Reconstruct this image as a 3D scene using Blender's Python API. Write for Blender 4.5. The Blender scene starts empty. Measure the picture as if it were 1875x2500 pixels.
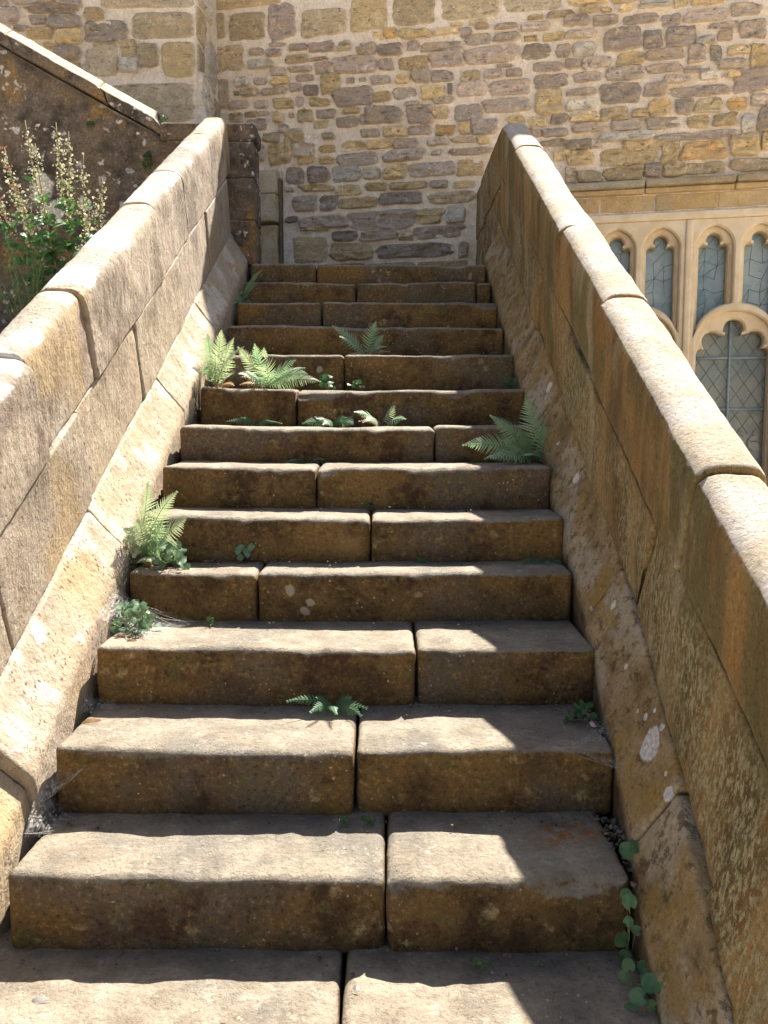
import bpy, math, random
import numpy as np
from mathutils import Vector
R = math.radians
rng = random.Random(7)

# ------------------------------------------------------------------ camera, sky, sun, exposure
scene = bpy.context.scene
COL = scene.collection
cam_data = bpy.data.cameras.new("camera")
cam = bpy.data.objects.new("camera", cam_data); COL.objects.link(cam)
cam.location = (0, 0, 1.1927)
cam.rotation_euler = (math.pi/2 - 0.1033, 0, 0.0063)
cam_data.sensor_fit = 'VERTICAL'; cam_data.sensor_height = 25.0; cam_data.lens = 21.0
cam_data.clip_start = 0.05; cam_data.clip_end = 500
scene.camera = cam

SA, SB = 0.305, 0.68                       # sun direction (SA, SB, 1): from the right, behind the house
SUN_EL = math.atan(1/math.hypot(SA, SB)); SUN_AZ = math.atan2(SA, SB)   # azimuth from +y towards +x
world = bpy.data.worlds.new("World"); scene.world = world; world.use_nodes = True
wn = world.node_tree.nodes; wl = world.node_tree.links
bg = wn['Background']
sky = wn.new('ShaderNodeTexSky'); sky.sky_type = 'NISHITA'; sky.sun_disc = False
sky.sun_elevation = SUN_EL; sky.sun_rotation = SUN_AZ
sky.air_density = 1.0; sky.dust_density = 2.5; sky.ozone_density = 0.8
hs = wn.new('ShaderNodeHueSaturation'); hs.inputs['Saturation'].default_value = 0.9
wl.new(sky.outputs[0], hs.inputs['Color']); wl.new(hs.outputs[0], bg.inputs[0])
bg.inputs[1].default_value = 0.052
sd = bpy.data.lights.new("sun", 'SUN'); so = bpy.data.objects.new("sun", sd); COL.objects.link(so)
sd.energy = 5.0; sd.angle = R(0.55); sd.color = (1.0, 0.93, 0.82)
so.rotation_euler = Vector((SA, SB, 1)).to_track_quat('Z', 'Y').to_euler()
so.location = (3, 3, 9)
vs = scene.view_settings
scene.display_settings.display_device = 'sRGB'
vs.view_transform = 'Standard'; vs.look = 'None'; vs.gamma = 1.0; vs.exposure = 2.05
scene.cycles.max_bounces = 8; scene.cycles.diffuse_bounces = 5

# ------------------------------------------------------------------ numeric helpers
def _hash(ix, iy, iz, s):
    n = (ix*374761393 + iy*668265263 + iz*2147483647 + s*1274126177) & 0xffffffff
    n = ((n ^ (n >> 13))*1274126177) & 0xffffffff
    n = ((n ^ (n >> 15))*2246822519) & 0xffffffff
    return ((n ^ (n >> 16)) & 0xffff)/32767.5 - 1.0
def vnoise(P, s=0):
    P = np.asarray(P, float); F = np.floor(P).astype(np.int64); f = P - F
    w = f*f*f*(f*(f*6-15)+10); out = 0
    for dx in (0, 1):
        for dy in (0, 1):
            for dz in (0, 1):
                h = _hash(F[:, 0]+dx, F[:, 1]+dy, F[:, 2]+dz, s)
                out = out + h*(w[:, 0] if dx else 1-w[:, 0])*(w[:, 1] if dy else 1-w[:, 1])*(w[:, 2] if dz else 1-w[:, 2])
    return out
def fbm(P, scale, octaves=3, s=0):
    P = np.asarray(P, float)*np.asarray(scale, float); o = np.zeros(len(P)); a = 1.0
    for k in range(octaves):
        o += a*vnoise(P + 17.3*k, s+k); P = P*2.03; a *= 0.5
    return o
def smooth(a, b, x):
    t = np.clip((x-a)/(b-a), 0, 1); return t*t*(3-2*t)

def mesh_obj(name, V, Fs, mat, parent=None, smoothed=True, colors=None):
    me = bpy.data.meshes.new(name)
    V = np.asarray(V, float)
    if parent is not None: V = V - np.array(parent.matrix_basis.translation if parent.parent is None else parent['_org'])
    me.from_pydata(V.tolist(), [], [list(map(int, f)) for f in Fs]); me.update()
    if mat: me.materials.append(mat)
    if smoothed: me.polygons.foreach_set('use_smooth', [True]*len(me.polygons))
    if colors is not None:
        a = me.color_attributes.new('tone', 'FLOAT_COLOR', 'POINT')
        a.data.foreach_set('color', np.asarray(colors, np.float32).ravel())
    o = bpy.data.objects.new(name, me); COL.objects.link(o)
    if parent is not None: o.parent = parent
    return o
def tag(o, label=None, cat=None, group=None, kind=None):
    if label: o['label'] = label
    if cat: o['category'] = cat
    if group: o['group'] = group
    if kind: o['kind'] = kind
    return o
def thing(name, loc, label, cat, group=None):
    o = bpy.data.objects.new(name, None); COL.objects.link(o); o.location = loc; o.empty_display_size = 0.1
    return tag(o, label, cat, group)
def sub_empty(name, parent):
    o = bpy.data.objects.new(name, None); COL.objects.link(o); o.parent = parent
    o['_org'] = tuple(parent.location); return o

def axis_pts(h, r, step):
    m = max(2, int(round(2*(h-r)/step))+1)
    mid = np.linspace(-(h-r), h-r, m)
    e = np.array([0.22, 0.5, 0.78, 1.0])*r + (h-r)
    return np.concatenate([-e[::-1], mid, e])
def lattice(ax, ay, az):
    nx, ny, nz = len(ax), len(ay), len(az)
    idx = -np.ones((nx, ny, nz), int); m = np.zeros((nx, ny, nz), bool)
    m[[0, -1]] = 1; m[:, [0, -1]] = 1; m[:, :, [0, -1]] = 1
    I = np.argwhere(m); idx[m] = np.arange(len(I))
    V = np.stack([ax[I[:, 0]], ay[I[:, 1]], az[I[:, 2]]], 1)
    Q = []
    def add(A, flip):
        q = np.stack([A[:-1, :-1], A[1:, :-1], A[1:, 1:], A[:-1, 1:]], -1).reshape(-1, 4)
        Q.append(q[:, ::-1] if flip else q)
    add(idx[:, :, -1], False); add(idx[:, :, 0], True)
    add(idx[-1], False); add(idx[0], True)
    add(idx[:, -1], True); add(idx[:, 0], False)
    return V, np.concatenate(Q)
def vnormals(V, Q):
    n = np.cross(V[Q[:, 2]]-V[Q[:, 0]], V[Q[:, 3]]-V[Q[:, 1]]); N = np.zeros_like(V)
    for k in range(4): np.add.at(N, Q[:, k], n)
    return N/np.maximum(np.linalg.norm(N, axis=1, keepdims=True), 1e-9)
def block(h, r, step, warp, seed, low=0.004, hi=0.0012, lscale=4.0, hscale=28.0):
    """Rounded, worn stone block: h half sizes, r arris radius, warp maps local coordinates to the world."""
    h = np.asarray(h, float)
    if np.isscalar(step): step = (step, step, step)
    V, Q = lattice(*[axis_pts(h[i], r, step[i]) for i in range(3)])
    q = np.clip(V, -(h-r), h-r); d = V-q; n = np.linalg.norm(d, axis=1, keepdims=True)
    V = q + d/np.maximum(n, 1e-9)*r
    W = warp(V)
    N = vnormals(W, Q)
    off = seed*3.71
    W = W + N*(low*fbm(W+off, lscale, 3, seed) + hi*fbm(W+off, hscale, 2, seed+5) )[:, None]
    return W, Q
def join(parts):
    Vs, Fs, o = [], [], 0
    for V, F in parts:
        Vs.append(np.asarray(V, float)); Fs += [[int(i)+o for i in f] for f in F]; o += len(V)
    return np.concatenate(Vs), Fs
def tube(pts, rad, n=5):
    pts = np.asarray(pts, float); m = len(pts); rad = np.broadcast_to(rad, (m,))
    V, F = [], []
    T = np.gradient(pts, axis=0); T /= np.maximum(np.linalg.norm(T, axis=1, keepdims=True), 1e-9)
    up = np.array([0.31, 0.2, 0.93])
    for i in range(m):
        a = np.cross(T[i], up); a /= max(np.linalg.norm(a), 1e-6); b = np.cross(T[i], a)
        for k in range(n):
            t = 2*math.pi*k/n; V.append(pts[i] + rad[i]*(math.cos(t)*a + math.sin(t)*b))
    for i in range(m-1):
        for k in range(n):
            F.append([i*n+k, i*n+(k+1) % n, (i+1)*n+(k+1) % n, (i+1)*n+k])
    F.append(list(range(n))[::-1]); F.append([(m-1)*n+k for k in range(n)])
    return np.array(V), F

# ------------------------------------------------------------------ material helper
class NT:
    def __init__(s, name):
        s.m = bpy.data.materials.new(name); s.m.use_nodes = True; s.t = s.m.node_tree; s.n = s.t.nodes; s.l = s.t.links
        s.b = s.n['Principled BSDF']; s.out = s.n['Material Output']
        s.geo = s.n.new('ShaderNodeNewGeometry'); s.pos = s.geo.outputs['Position']
        sx = s.n.new('ShaderNodeSeparateXYZ'); s.l.new(s.geo.outputs['Normal'], sx.inputs[0]); s.nz = sx.outputs[2]
        sp = s.n.new('ShaderNodeSeparateXYZ'); s.l.new(s.pos, sp.inputs[0]); s.px, s.py, s.pz = sp.outputs
        s.b.inputs['Roughness'].default_value = 0.9; s.b.inputs['Specular IOR Level'].default_value = 0.25
    def put(s, sock, v):
        if isinstance(v, (int, float)): sock.default_value = v
        elif isinstance(v, tuple):
            sock.default_value = v if len(v) == len(sock.default_value) else (*v, 1)
        else: s.l.new(v, sock)
    def vec(s, scale, loc=(0, 0, 0), src=None):
        n = s.n.new('ShaderNodeMapping'); n.inputs['Scale'].default_value = scale; n.inputs['Location'].default_value = loc
        s.l.new(src or s.pos, n.inputs[0]); return n.outputs[0]
    def noise(s, scale, detail=4, rough=0.55, src=None, dist=0.0):
        n = s.n.new('ShaderNodeTexNoise'); n.inputs['Scale'].default_value = scale; n.inputs['Detail'].default_value = detail
        n.inputs['Roughness'].default_value = rough; n.inputs['Distortion'].default_value = dist
        s.l.new(src or s.pos, n.inputs['Vector']); return n.outputs['Fac']
    def vor(s, scale, src=None, rand=1.0, feature='F1', out='Distance'):
        n = s.n.new('ShaderNodeTexVoronoi'); n.feature = feature; n.inputs['Scale'].default_value = scale
        n.inputs['Randomness'].default_value = rand; s.l.new(src or s.pos, n.inputs['Vector']); return n.outputs[out]
    def ramp(s, f, a, b, lo=0.0, hi=1.0):
        n = s.n.new('ShaderNodeMapRange'); n.interpolation_type = 'SMOOTHSTEP'
        n.inputs[1].default_value = a; n.inputs[2].default_value = b; n.inputs[3].default_value = lo; n.inputs[4].default_value = hi
        s.l.new(f, n.inputs[0]); return n.outputs[0]
    def mix(s, f, a, b, mode='MIX'):
        n = s.n.new('ShaderNodeMix'); n.data_type = 'RGBA'; n.blend_type = mode
        s.put(n.inputs[0], f); s.put(n.inputs[6], a); s.put(n.inputs[7], b); return n.outputs[2]
    def math(s, op, a, b=0.0):
        n = s.n.new('ShaderNodeMath'); n.operation = op; s.put(n.inputs[0], a); s.put(n.inputs[1], b); return n.outputs[0]
    def attr(s, name):
        n = s.n.new('ShaderNodeAttribute'); n.attribute_name = name; return n
    def orand(s):
        return s.n.new('ShaderNodeObjectInfo').outputs['Random']
    def bump(s, h, strength, dist, prev=None):
        n = s.n.new('ShaderNodeBump'); n.inputs['Strength'].default_value = strength; n.inputs['Distance'].default_value = dist
        s.l.new(h, n.inputs['Height'])
        if prev: s.l.new(prev, n.inputs['Normal'])
        return n.outputs[0]
    def done(s, col, normal=None, rough=None):
        s.put(s.b.inputs['Base Color'], col)
        if normal: s.l.new(normal, s.b.inputs['Normal'])
        if rough is not None: s.put(s.b.inputs['Roughness'], rough)
        return s.m
    def warp(s, scale, amt):
        n = s.n.new('ShaderNodeTexNoise'); n.inputs['Scale'].default_value = scale; n.inputs['Detail'].default_value = 3; s.l.new(s.pos, n.inputs['Vector'])
        a = s.n.new('ShaderNodeVectorMath'); a.operation = 'MULTIPLY_ADD'; a.inputs[1].default_value = (amt, amt, amt)
        s.l.new(n.outputs['Color'], a.inputs[0]); s.l.new(s.pos, a.inputs[2]); return a.outputs[0]
    def spot(s, c, rad, soft=0.35, wob=0.5):
        """A lichen disc of its own shape at world point c."""
        d = s.n.new('ShaderNodeVectorMath'); d.operation = 'DISTANCE'; d.inputs[1].default_value = c; s.l.new(s.pos, d.inputs[0])
        w = s.math('MULTIPLY', s.math('SUBTRACT', s.noise(9/ max(rad*10, .3), 3), 0.5), rad*wob*2)
        return s.ramp(s.math('ADD', d.outputs['Value'], w), rad, rad*(1-soft))

def stone_bump(t, fine=260, mid=45, pit=0.5, strength=0.55):
    b = t.bump(t.noise(mid*.5, 6, .72), strength, 0.022)
    b = t.bump(t.noise(fine*.36, 5, .75), min(1, strength*1.3), 0.009, b)
    p = t.math('MULTIPLY', t.ramp(t.vor(60, t.warp(40, .02)), 0.10, 0.34, 1, 0), t.ramp(t.noise(12, 3), .46, .58))
    return t.bump(p, -pit, 0.008, b)
def grain(t, col, scale=95, lo=.55, hi=1.6, amt=.8, vec=None):
    """salt and pepper of sand grains and pits"""
    f = t.noise(scale, 4, .78, vec)
    col = t.mix(t.ramp(f, .545, .66, 0, amt), col, t.mix(1.0, col, (hi, hi*.985, hi*.95), 'MULTIPLY'))
    return t.mix(t.ramp(f, .455, .35, 0, amt), col, t.mix(1.0, col, (lo, lo*.95, lo*.9), 'MULTIPLY'))
def mat_step():
    t = NT('step_stone')
    big = t.noise(2.3, 5, .6); mid = t.noise(9, 6, .68)
    tread = t.mix(t.ramp(mid, .3, .7), (.160, .132, .099), (.272, .231, .178))
    tread = t.mix(t.ramp(t.noise(3.1, 5, .65), .48, .64, 0, .75), tread, (.132, .120, .102))
    tread = t.mix(t.ramp(t.noise(17, 5, .7), .55, .68, 0, .5), tread, (.345, .31, .255))
    tread = grain(t, tread, 85, .55, 1.35, .75)
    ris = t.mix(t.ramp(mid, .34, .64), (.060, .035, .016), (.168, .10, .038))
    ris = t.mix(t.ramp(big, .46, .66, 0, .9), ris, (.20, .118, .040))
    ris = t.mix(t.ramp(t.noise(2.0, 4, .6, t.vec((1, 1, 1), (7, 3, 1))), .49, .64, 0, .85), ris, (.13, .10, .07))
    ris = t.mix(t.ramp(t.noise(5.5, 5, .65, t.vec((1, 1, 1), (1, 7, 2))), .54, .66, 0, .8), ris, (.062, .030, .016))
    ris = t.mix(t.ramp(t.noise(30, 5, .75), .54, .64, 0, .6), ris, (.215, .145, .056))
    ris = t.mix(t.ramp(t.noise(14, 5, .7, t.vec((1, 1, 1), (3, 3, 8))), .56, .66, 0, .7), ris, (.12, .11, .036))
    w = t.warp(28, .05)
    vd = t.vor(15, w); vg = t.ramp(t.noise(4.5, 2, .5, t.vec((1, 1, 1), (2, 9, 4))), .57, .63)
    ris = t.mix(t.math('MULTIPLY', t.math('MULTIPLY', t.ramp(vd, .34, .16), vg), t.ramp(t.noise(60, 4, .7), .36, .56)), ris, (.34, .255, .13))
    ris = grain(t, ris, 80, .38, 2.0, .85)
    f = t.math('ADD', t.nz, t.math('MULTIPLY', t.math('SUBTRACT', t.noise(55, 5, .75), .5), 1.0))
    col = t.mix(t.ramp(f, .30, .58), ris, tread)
    orr = t.orand()
    col = t.mix(t.ramp(orr, 0, 1, 0, .3), col, t.mix(1.0, col, (.74, .82, .90), 'MULTIPLY'))
    sp = t.vor(44, t.warp(60, .014)); sg = t.ramp(t.noise(5.2, 3, .5), .52, .60)
    col = t.mix(t.math('MULTIPLY', t.ramp(sp, .16, .09), sg), col, (.40, .365, .285))
    for c, r_ in (((-.347, 4.31, 1.455), .016), ((-.10, 3.985, 1.29), .028), ((-.05, 3.655, 1.115), .013),
                  ((-.41, 3.98, 1.27), .012), ((.19, 3.985, 1.27), .012), ((-.33, 2.80, .64), .022), ((-.26, 2.80, .60), .018), ((-.28, 2.80, .57), .02), ((-.12, 2.80, .58), .014)):
        col = t.mix(t.math('MULTIPLY', t.spot(c, r_, .35, .7), .85), col, (.37, .33, .25))
    for c, r_ in (((.42, 2.02, .18), .10), ((.52, 2.07, .18), .07)):
        col = t.mix(t.math('MULTIPLY', t.spot(c, r_, .6, .8), t.ramp(t.noise(38, 5, .7), .46, .60)), col, (.24, .105, .03))
    for c, r_ in (((.03, 3.32, .92), .07), ((-.15, 3.06, .77), .09)):
        col = t.mix(t.math('MULTIPLY', t.spot(c, r_, .8, .6), .8), col, (.33, .22, .105))
    return t.done(col, stone_bump(t, 240, 50, .4, .6))

def zrel(t):
    return t.math('ADD', t.math('SUBTRACT', t.pz, t.math('MULTIPLY', t.py, 0.542)), 0.8156)
def mat_cream():
    t = NT('cream_sandstone')
    st = t.noise(1.0, 6, .72, t.vec((22, 22, 9)))
    big = t.noise(2.2, 4, .6); mid = t.noise(11, 5, .65)
    col = t.mix(t.ramp(mid, .3, .7), (.275, .218, .155), (.365, .31, .24))
    col = t.mix(t.ramp(big, .45, .65, 0, .7), col, (.33, .255, .20))
    zr = zrel(t)
    grey = t.math('MULTIPLY', t.ramp(t.noise(3.2, 4, .6, t.vec((1, 1, .8), (5, 1, 2))), .43, .56, 0, 1.0), t.ramp(zr, .30, .62))
    col = t.mix(grey, col, t.mix(t.ramp(st, .35, .6), (.125, .09, .06), (.235, .19, .145)))
    col = t.mix(t.ramp(st, .42, .30, 0, .45), col, (.145, .10, .06))
    col = t.mix(t.ramp(t.noise(1.7, 3, .5, t.vec((1, 1, 1), (3, 8, 2))), .53, .66, 0, .6), col, (.34, .24, .115))
    wl_ = t.math('MULTIPLY', t.ramp(t.noise(5, 4, .55), .52, .62), t.ramp(t.nz, .25, .6))
    col = t.mix(t.math('MULTIPLY', wl_, .75), col, (.48, .465, .44))
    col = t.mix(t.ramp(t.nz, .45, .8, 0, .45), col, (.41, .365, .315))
    o_ = t.orand(); col = t.mix(t.ramp(o_, 0, .5, .55, 0), col, t.mix(1.0, col, (.74, .72, .72), 'MULTIPLY')); col = t.mix(t.ramp(o_, .5, 1, 0, .5), col, t.mix(1.0, col, (1.12, 1.04, .84), 'MULTIPLY'))
    col = grain(t, col, 1.0, .48, 1.25, .75, t.vec((70, 70, 60)))
    pits = t.math('MULTIPLY', t.ramp(t.vor(1.0, t.vec((60, 60, 36), src=t.warp(30, .03))), .30, .14), t.ramp(t.noise(6, 4, .6), .47, .58))
    col = t.mix(t.math('MULTIPLY', pits, .85), col, (.085, .055, .03))
    for c, r_ in (((-1.09, 3.35, 1.91), .12), ((-1.09, 2.98, 1.72), .11), ((-1.09, 3.9, 2.2), .10), ((-1.06, 2.36, 1.36), .07), ((-.95, 2.35, .62), .045)):
        col = t.mix(t.math('MULTIPLY', t.spot(c, r_, .25, .7), .85), col, (.50, .495, .48))
    b = t.bump(st, .5, .014); b = t.bump(t.noise(1.0, 5, .75, t.vec((70, 70, 60))), .6, .007, b)
    b = t.bump(pits, -.7, .008, b); b = t.bump(mid, .5, .018, b)
    return t.done(col, b)
def mat_ochre():
    t = NT('stained_sandstone')
    st = t.noise(1.0, 5, .6, t.vec((5.5, 5.5, 1.3)), .6); st2 = t.noise(1.0, 7, .75, t.vec((48, 48, 9)))
    big = t.noise(1.7, 4, .6, t.vec((1, 1.4, .6))); mid = t.noise(9, 5, .65)
    zr = zrel(t)
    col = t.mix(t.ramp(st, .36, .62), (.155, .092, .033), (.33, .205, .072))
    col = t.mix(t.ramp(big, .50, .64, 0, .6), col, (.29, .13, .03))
    col = t.mix(t.ramp(t.noise(2.1, 4, .6, t.vec((1, 1.2, .5), (4, 4, 9)), .5), .48, .62, 0, .85), col, (.15, .125, .048))
    col = t.mix(t.ramp(t.noise(1.0, 4, .6, t.vec((3.2, 3.2, .9), (8, 1, 3)), .8), .54, .66, 0, .8), col, (.37, .29, .165))
    col = t.mix(t.ramp(t.noise(1.0, 4, .6, t.vec((4, 4, .8), (2, 6, 5)), .8), .55, .68, 0, .5), col, (.085, .053, .022))
    col = t.mix(t.ramp(st2, .56, .66, 0, .5), col, (.36, .27, .14))
    col = t.mix(t.ramp(st2, .44, .34, 0, .35), col, (.08, .05, .02))
    # plinth stones: paler ochre with grey bloom
    pl = t.ramp(t.math('ADD', zr, t.math('MULTIPLY', t.math('SUBTRACT', mid, .5), .04)), .215, .19)
    plc = t.mix(t.ramp(mid, .3, .7), (.19, .125, .053), (.37, .265, .135))
    plc = t.mix(t.ramp(t.noise(3.4, 4, .6), .5, .62, 0, .8), plc, (.40, .34, .25))
    plc = t.mix(t.ramp(t.noise(24, 5, .75), .48, .38, 0, .75), plc, (.09, .055, .024))
    plc = t.mix(t.ramp(t.noise(5, 4, .6, t.vec((1, 1, 1), (9, 2, 4))), .54, .64, 0, .8), plc, (.30, .19, .055))
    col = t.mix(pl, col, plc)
    damp_shade = t.math('MULTIPLY', t.ramp(t.math('ADD', zr, t.math('MULTIPLY', t.math('SUBTRACT', t.noise(7, 5, .65), .5), .10)), -.02, -.08), t.ramp(t.px, .68, .64))  # kerb side below the arris: damp dirt and occlusion shade painted together
    col = t.mix(t.math('MULTIPLY', damp_shade, .85), col, t.mix(t.ramp(mid, .35, .65), (.055, .038, .020), (.13, .092, .048)))
    fl = t.ramp(t.noise(1.0, 7, .8, t.vec((80, 80, 36))), .485, .54)
    zone = t.math('MULTIPLY', t.ramp(zr, .60, .40), t.ramp(zr, .19, .24))
    zone = t.math('MULTIPLY', zone, t.ramp(t.noise(1.6, 3, .5, t.vec((1, 1.3, .7), (1, 6, 3))), .37, .48))
    col = t.mix(t.math('MULTIPLY', t.math('MULTIPLY', fl, zone), .85), col, (.42, .365, .20))
    up = t.math('ADD', t.nz, t.math('MULTIPLY', t.math('SUBTRACT', t.noise(42, 5, .7), .5), .8))
    top = t.math('MULTIPLY', t.ramp(up, .30, .52), t.ramp(zr, .6, .7))
    tc = t.mix(t.ramp(t.noise(6, 4), .4, .65), (.355, .295, .215), (.42, .38, .335))
    tc = t.mix(t.ramp(t.noise(75, 3, .7), .42, .3, 0, .6), tc, (.30, .22, .13))
    col = t.mix(top, col, tc)
    crust = t.ramp(t.noise(70, 5, .75), .36, .50, .45, 1)
    for c, r_ in (((.637, 2.039, .411), .046), ((.635, 1.889, .351), .021), ((.661, 2.078, .482), .009), ((.637, 2.153, .456), .007), ((.65, 2.11, .455), .013), ((.645, 1.93, .38), .008), ((.65, 2.30, .53), .010), ((.655, 2.5, .66), .018), ((.66, 2.02, .46), .012), ((.63, 2.62, .62), .012), ((.66, 3.1, 1.0), .03), ((.66, 3.7, 1.35), .035), ((.65, 3.4, 1.12), .02)):
        col = t.mix(t.math('MULTIPLY', t.spot(c, r_, .22, .6), crust), col, (.60, .58, .56))
    col = grain(t, col, 80, .5, 1.5, .8)
    b = t.bump(st2, .7, .012); b = t.bump(t.noise(90, 5, .75), .8, .008, b); b = t.bump(mid, .5, .018, b)
    b = t.bump(t.math('MULTIPLY', fl, zone), .5, .003, b)
    return t.done(col, b)
def mat_rubble():
    t = NT('rubble_masonry')
    a = t.attr('tone')
    st = t.noise(1.0, 6, .7, t.vec((9, 9, 30))); fin = t.noise(120, 4, .7); mid = t.noise(16, 5, .65)
    c = a.outputs['Color']
    dark = t.mix(1.0, c, (.40, .37, .36), 'MULTIPLY'); light = t.mix(1.0, c, (1.38, 1.38, 1.42), 'MULTIPLY')
    st2 = t.noise(1.0, 6, .72, t.vec((22, 22, 60), (3, 1, 2)), .4)
    col = t.mix(t.ramp(mid, .50, .66, 0, .8), c, light)
    col = t.mix(t.ramp(st, .47, .33, 0, .75), col, dark)
    col = t.mix(t.ramp(st2, .43, .34, 0, .8), col, dark)
    col = t.mix(t.ramp(t.noise(26, 5, .75), .57, .66, 0, .75), col, (.62, .58, .52))
    col = t.mix(t.ramp(t.noise(19, 5, .72, t.vec((1, 1, 1.6), (3, 1, 7))), .58, .66, 0, .8), col, (.125, .10, .082))
    col = t.mix(t.ramp(t.noise(7, 4, .65, t.vec((1, 1, 1), (5, 2, 1))), .53, .64, 0, .6), col, (.44, .34, .20))
    mort = t.mix(t.ramp(mid, .35, .65), (.70, .605, .505), (.84, .745, .635))
    mort = t.mix(t.ramp(t.noise(3, 4), .52, .66, 0, .45), mort, (.62, .50, .33))
    col = t.mix(a.outputs['Alpha'], mort, col)
    col = grain(t, col, 70, .55, 1.3, .7)
    b = t.bump(st, .8, .02); b = t.bump(st2, .9, .012, b); b = t.bump(mid, .5, .014, b); b = t.bump(fin, .6, .006, b)
    return t.done(col, b)
def mat_ashlar(name='ashlar_stone', c1=(.34, .235, .105), c2=(.43, .325, .18), g=(.30, .255, .19)):
    t = NT(name); mid = t.noise(8, 5, .65); o = t.orand()
    col = t.mix(t.ramp(mid, .3, .7), c1, c2)
    col = t.mix(t.ramp(t.noise(3.3, 5, .6), .46, .64, 0, .9), col, g)
    col = t.mix(t.ramp(o, 0, 1, 0, .35), col, (.40, .26, .10))
    col = grain(t, col, 85, .55, 1.4, .75)
    col = t.mix(t.ramp(t.noise(22, 5, .72), .61, .70, 0, .55), col, (.15, .12, .09))
    return t.done(col, stone_bump(t, 200, 40, .4, .6))
def mat_dark_wall():
    t = NT('dark_lichened_stone'); mid = t.noise(7, 6, .68)
    col = t.mix(t.ramp(mid, .35, .65), (.048, .038, .030), (.155, .122, .098))
    col = t.mix(t.ramp(t.noise(2.2, 4, .6), .5, .64, 0, .8), col, (.17, .125, .08))
    col = t.mix(t.ramp(t.noise(3.1, 4, .6, t.vec((1, 1, .6), (6, 2, 2))), .56, .66, 0, .8), col, (.23, .14, .05))
    up = t.ramp(t.nz, .45, .8)
    col = t.mix(up, col, (.40, .345, .26))
    spk = t.math('MULTIPLY', t.ramp(t.vor(15, t.warp(22, .09)), .30, .17), t.ramp(t.noise(2.6, 3, .6, t.vec((1, 1, 1), (9, 1, 5))), .46, .55))
    col = t.mix(spk, col, (.46, .43, .39))
    for c, r_ in (((-1.47, 5.55, 2.72), .075), ((-2.2, 5.55, 2.66), .10), ((-2.15, 5.55, 2.53), .10), ((-1.93, 5.55, 2.58), .07), ((-1.77, 5.55, 2.93), .035), ((-1.88, 5.55, 3.08), .03), ((-2.16, 5.55, 2.93), .035), ((-2.24, 5.55, 2.96), .02), ((-2.21, 5.55, 3.2), .04), ((-1.68, 5.55, 3.02), .025)):
        col = t.mix(t.spot(c, r_, .25, .9), col, (.53, .50, .46))
    for c, r_ in (((-1.72, 5.55, 2.33), .13), ((-1.60, 5.55, 2.25), .09)):
        col = t.mix(t.math('MULTIPLY', t.spot(c, r_, .6, .9), t.ramp(t.noise(30, 5, .7), .40, .55)), col, (.42, .21, .03))
    col = grain(t, col, 60, .45, 2.1, .85)
    return t.done(col, stone_bump(t, 200, 40, .5, .7))
def mat_simple(name, c1, c2, scale=20, rough=.8, bump=.3, spec=.25, metal=0.0):
    t = NT(name); m = t.noise(scale, 5, .65)
    col = t.mix(t.ramp(m, .35, .65), c1, c2)
    t.b.inputs['Specular IOR Level'].default_value = spec; t.b.inputs['Metallic'].default_value = metal
    return t.done(col, t.bump(t.noise(scale*6, 3, .7), bump, .004), rough)
def mat_leaf(name, c1, c2, trans=0.35, scale=30):
    t = NT(name); m = t.noise(scale, 3, .6)
    col = t.mix(t.ramp(m, .35, .65), c1, c2)
    t.b.inputs['Roughness'].default_value = .5; t.b.inputs['Specular IOR Level'].default_value = .35
    t.put(t.b.inputs['Base Color'], col)
    tr = t.n.new('ShaderNodeBsdfTranslucent'); t.l.new(t.mix(1.0, col, (1.25, 1.3, .95), 'MULTIPLY'), tr.inputs['Color'])
    mx = t.n.new('ShaderNodeMixShader'); mx.inputs[0].default_value = trans
    t.l.new(t.b.outputs[0], mx.inputs[1]); t.l.new(tr.outputs[0], mx.inputs[2]); t.l.new(mx.outputs[0], t.out.inputs[0])
    return t.m
def mat_glass(name, c1, c2, c3, cell):
    t = NT(name)
    v = t.vor(cell, out='Color'); sx = t.n.new('ShaderNodeSeparateColor'); t.l.new(v, sx.inputs[0])
    col = t.mix(t.ramp(t.noise(3.0, 3, .5), .40, .60), c1, c2)
    col = t.mix(t.math('MULTIPLY', sx.outputs[0], .5), col, c3)
    col = t.mix(t.ramp(t.noise(30, 4, .7), .60, .72, 0, .6), col, (.04, .04, .035))
    t.b.inputs['Specular IOR Level'].default_value = .6
    return t.done(col, t.bump(t.noise(5, 2), .25, .02), .16)

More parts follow.
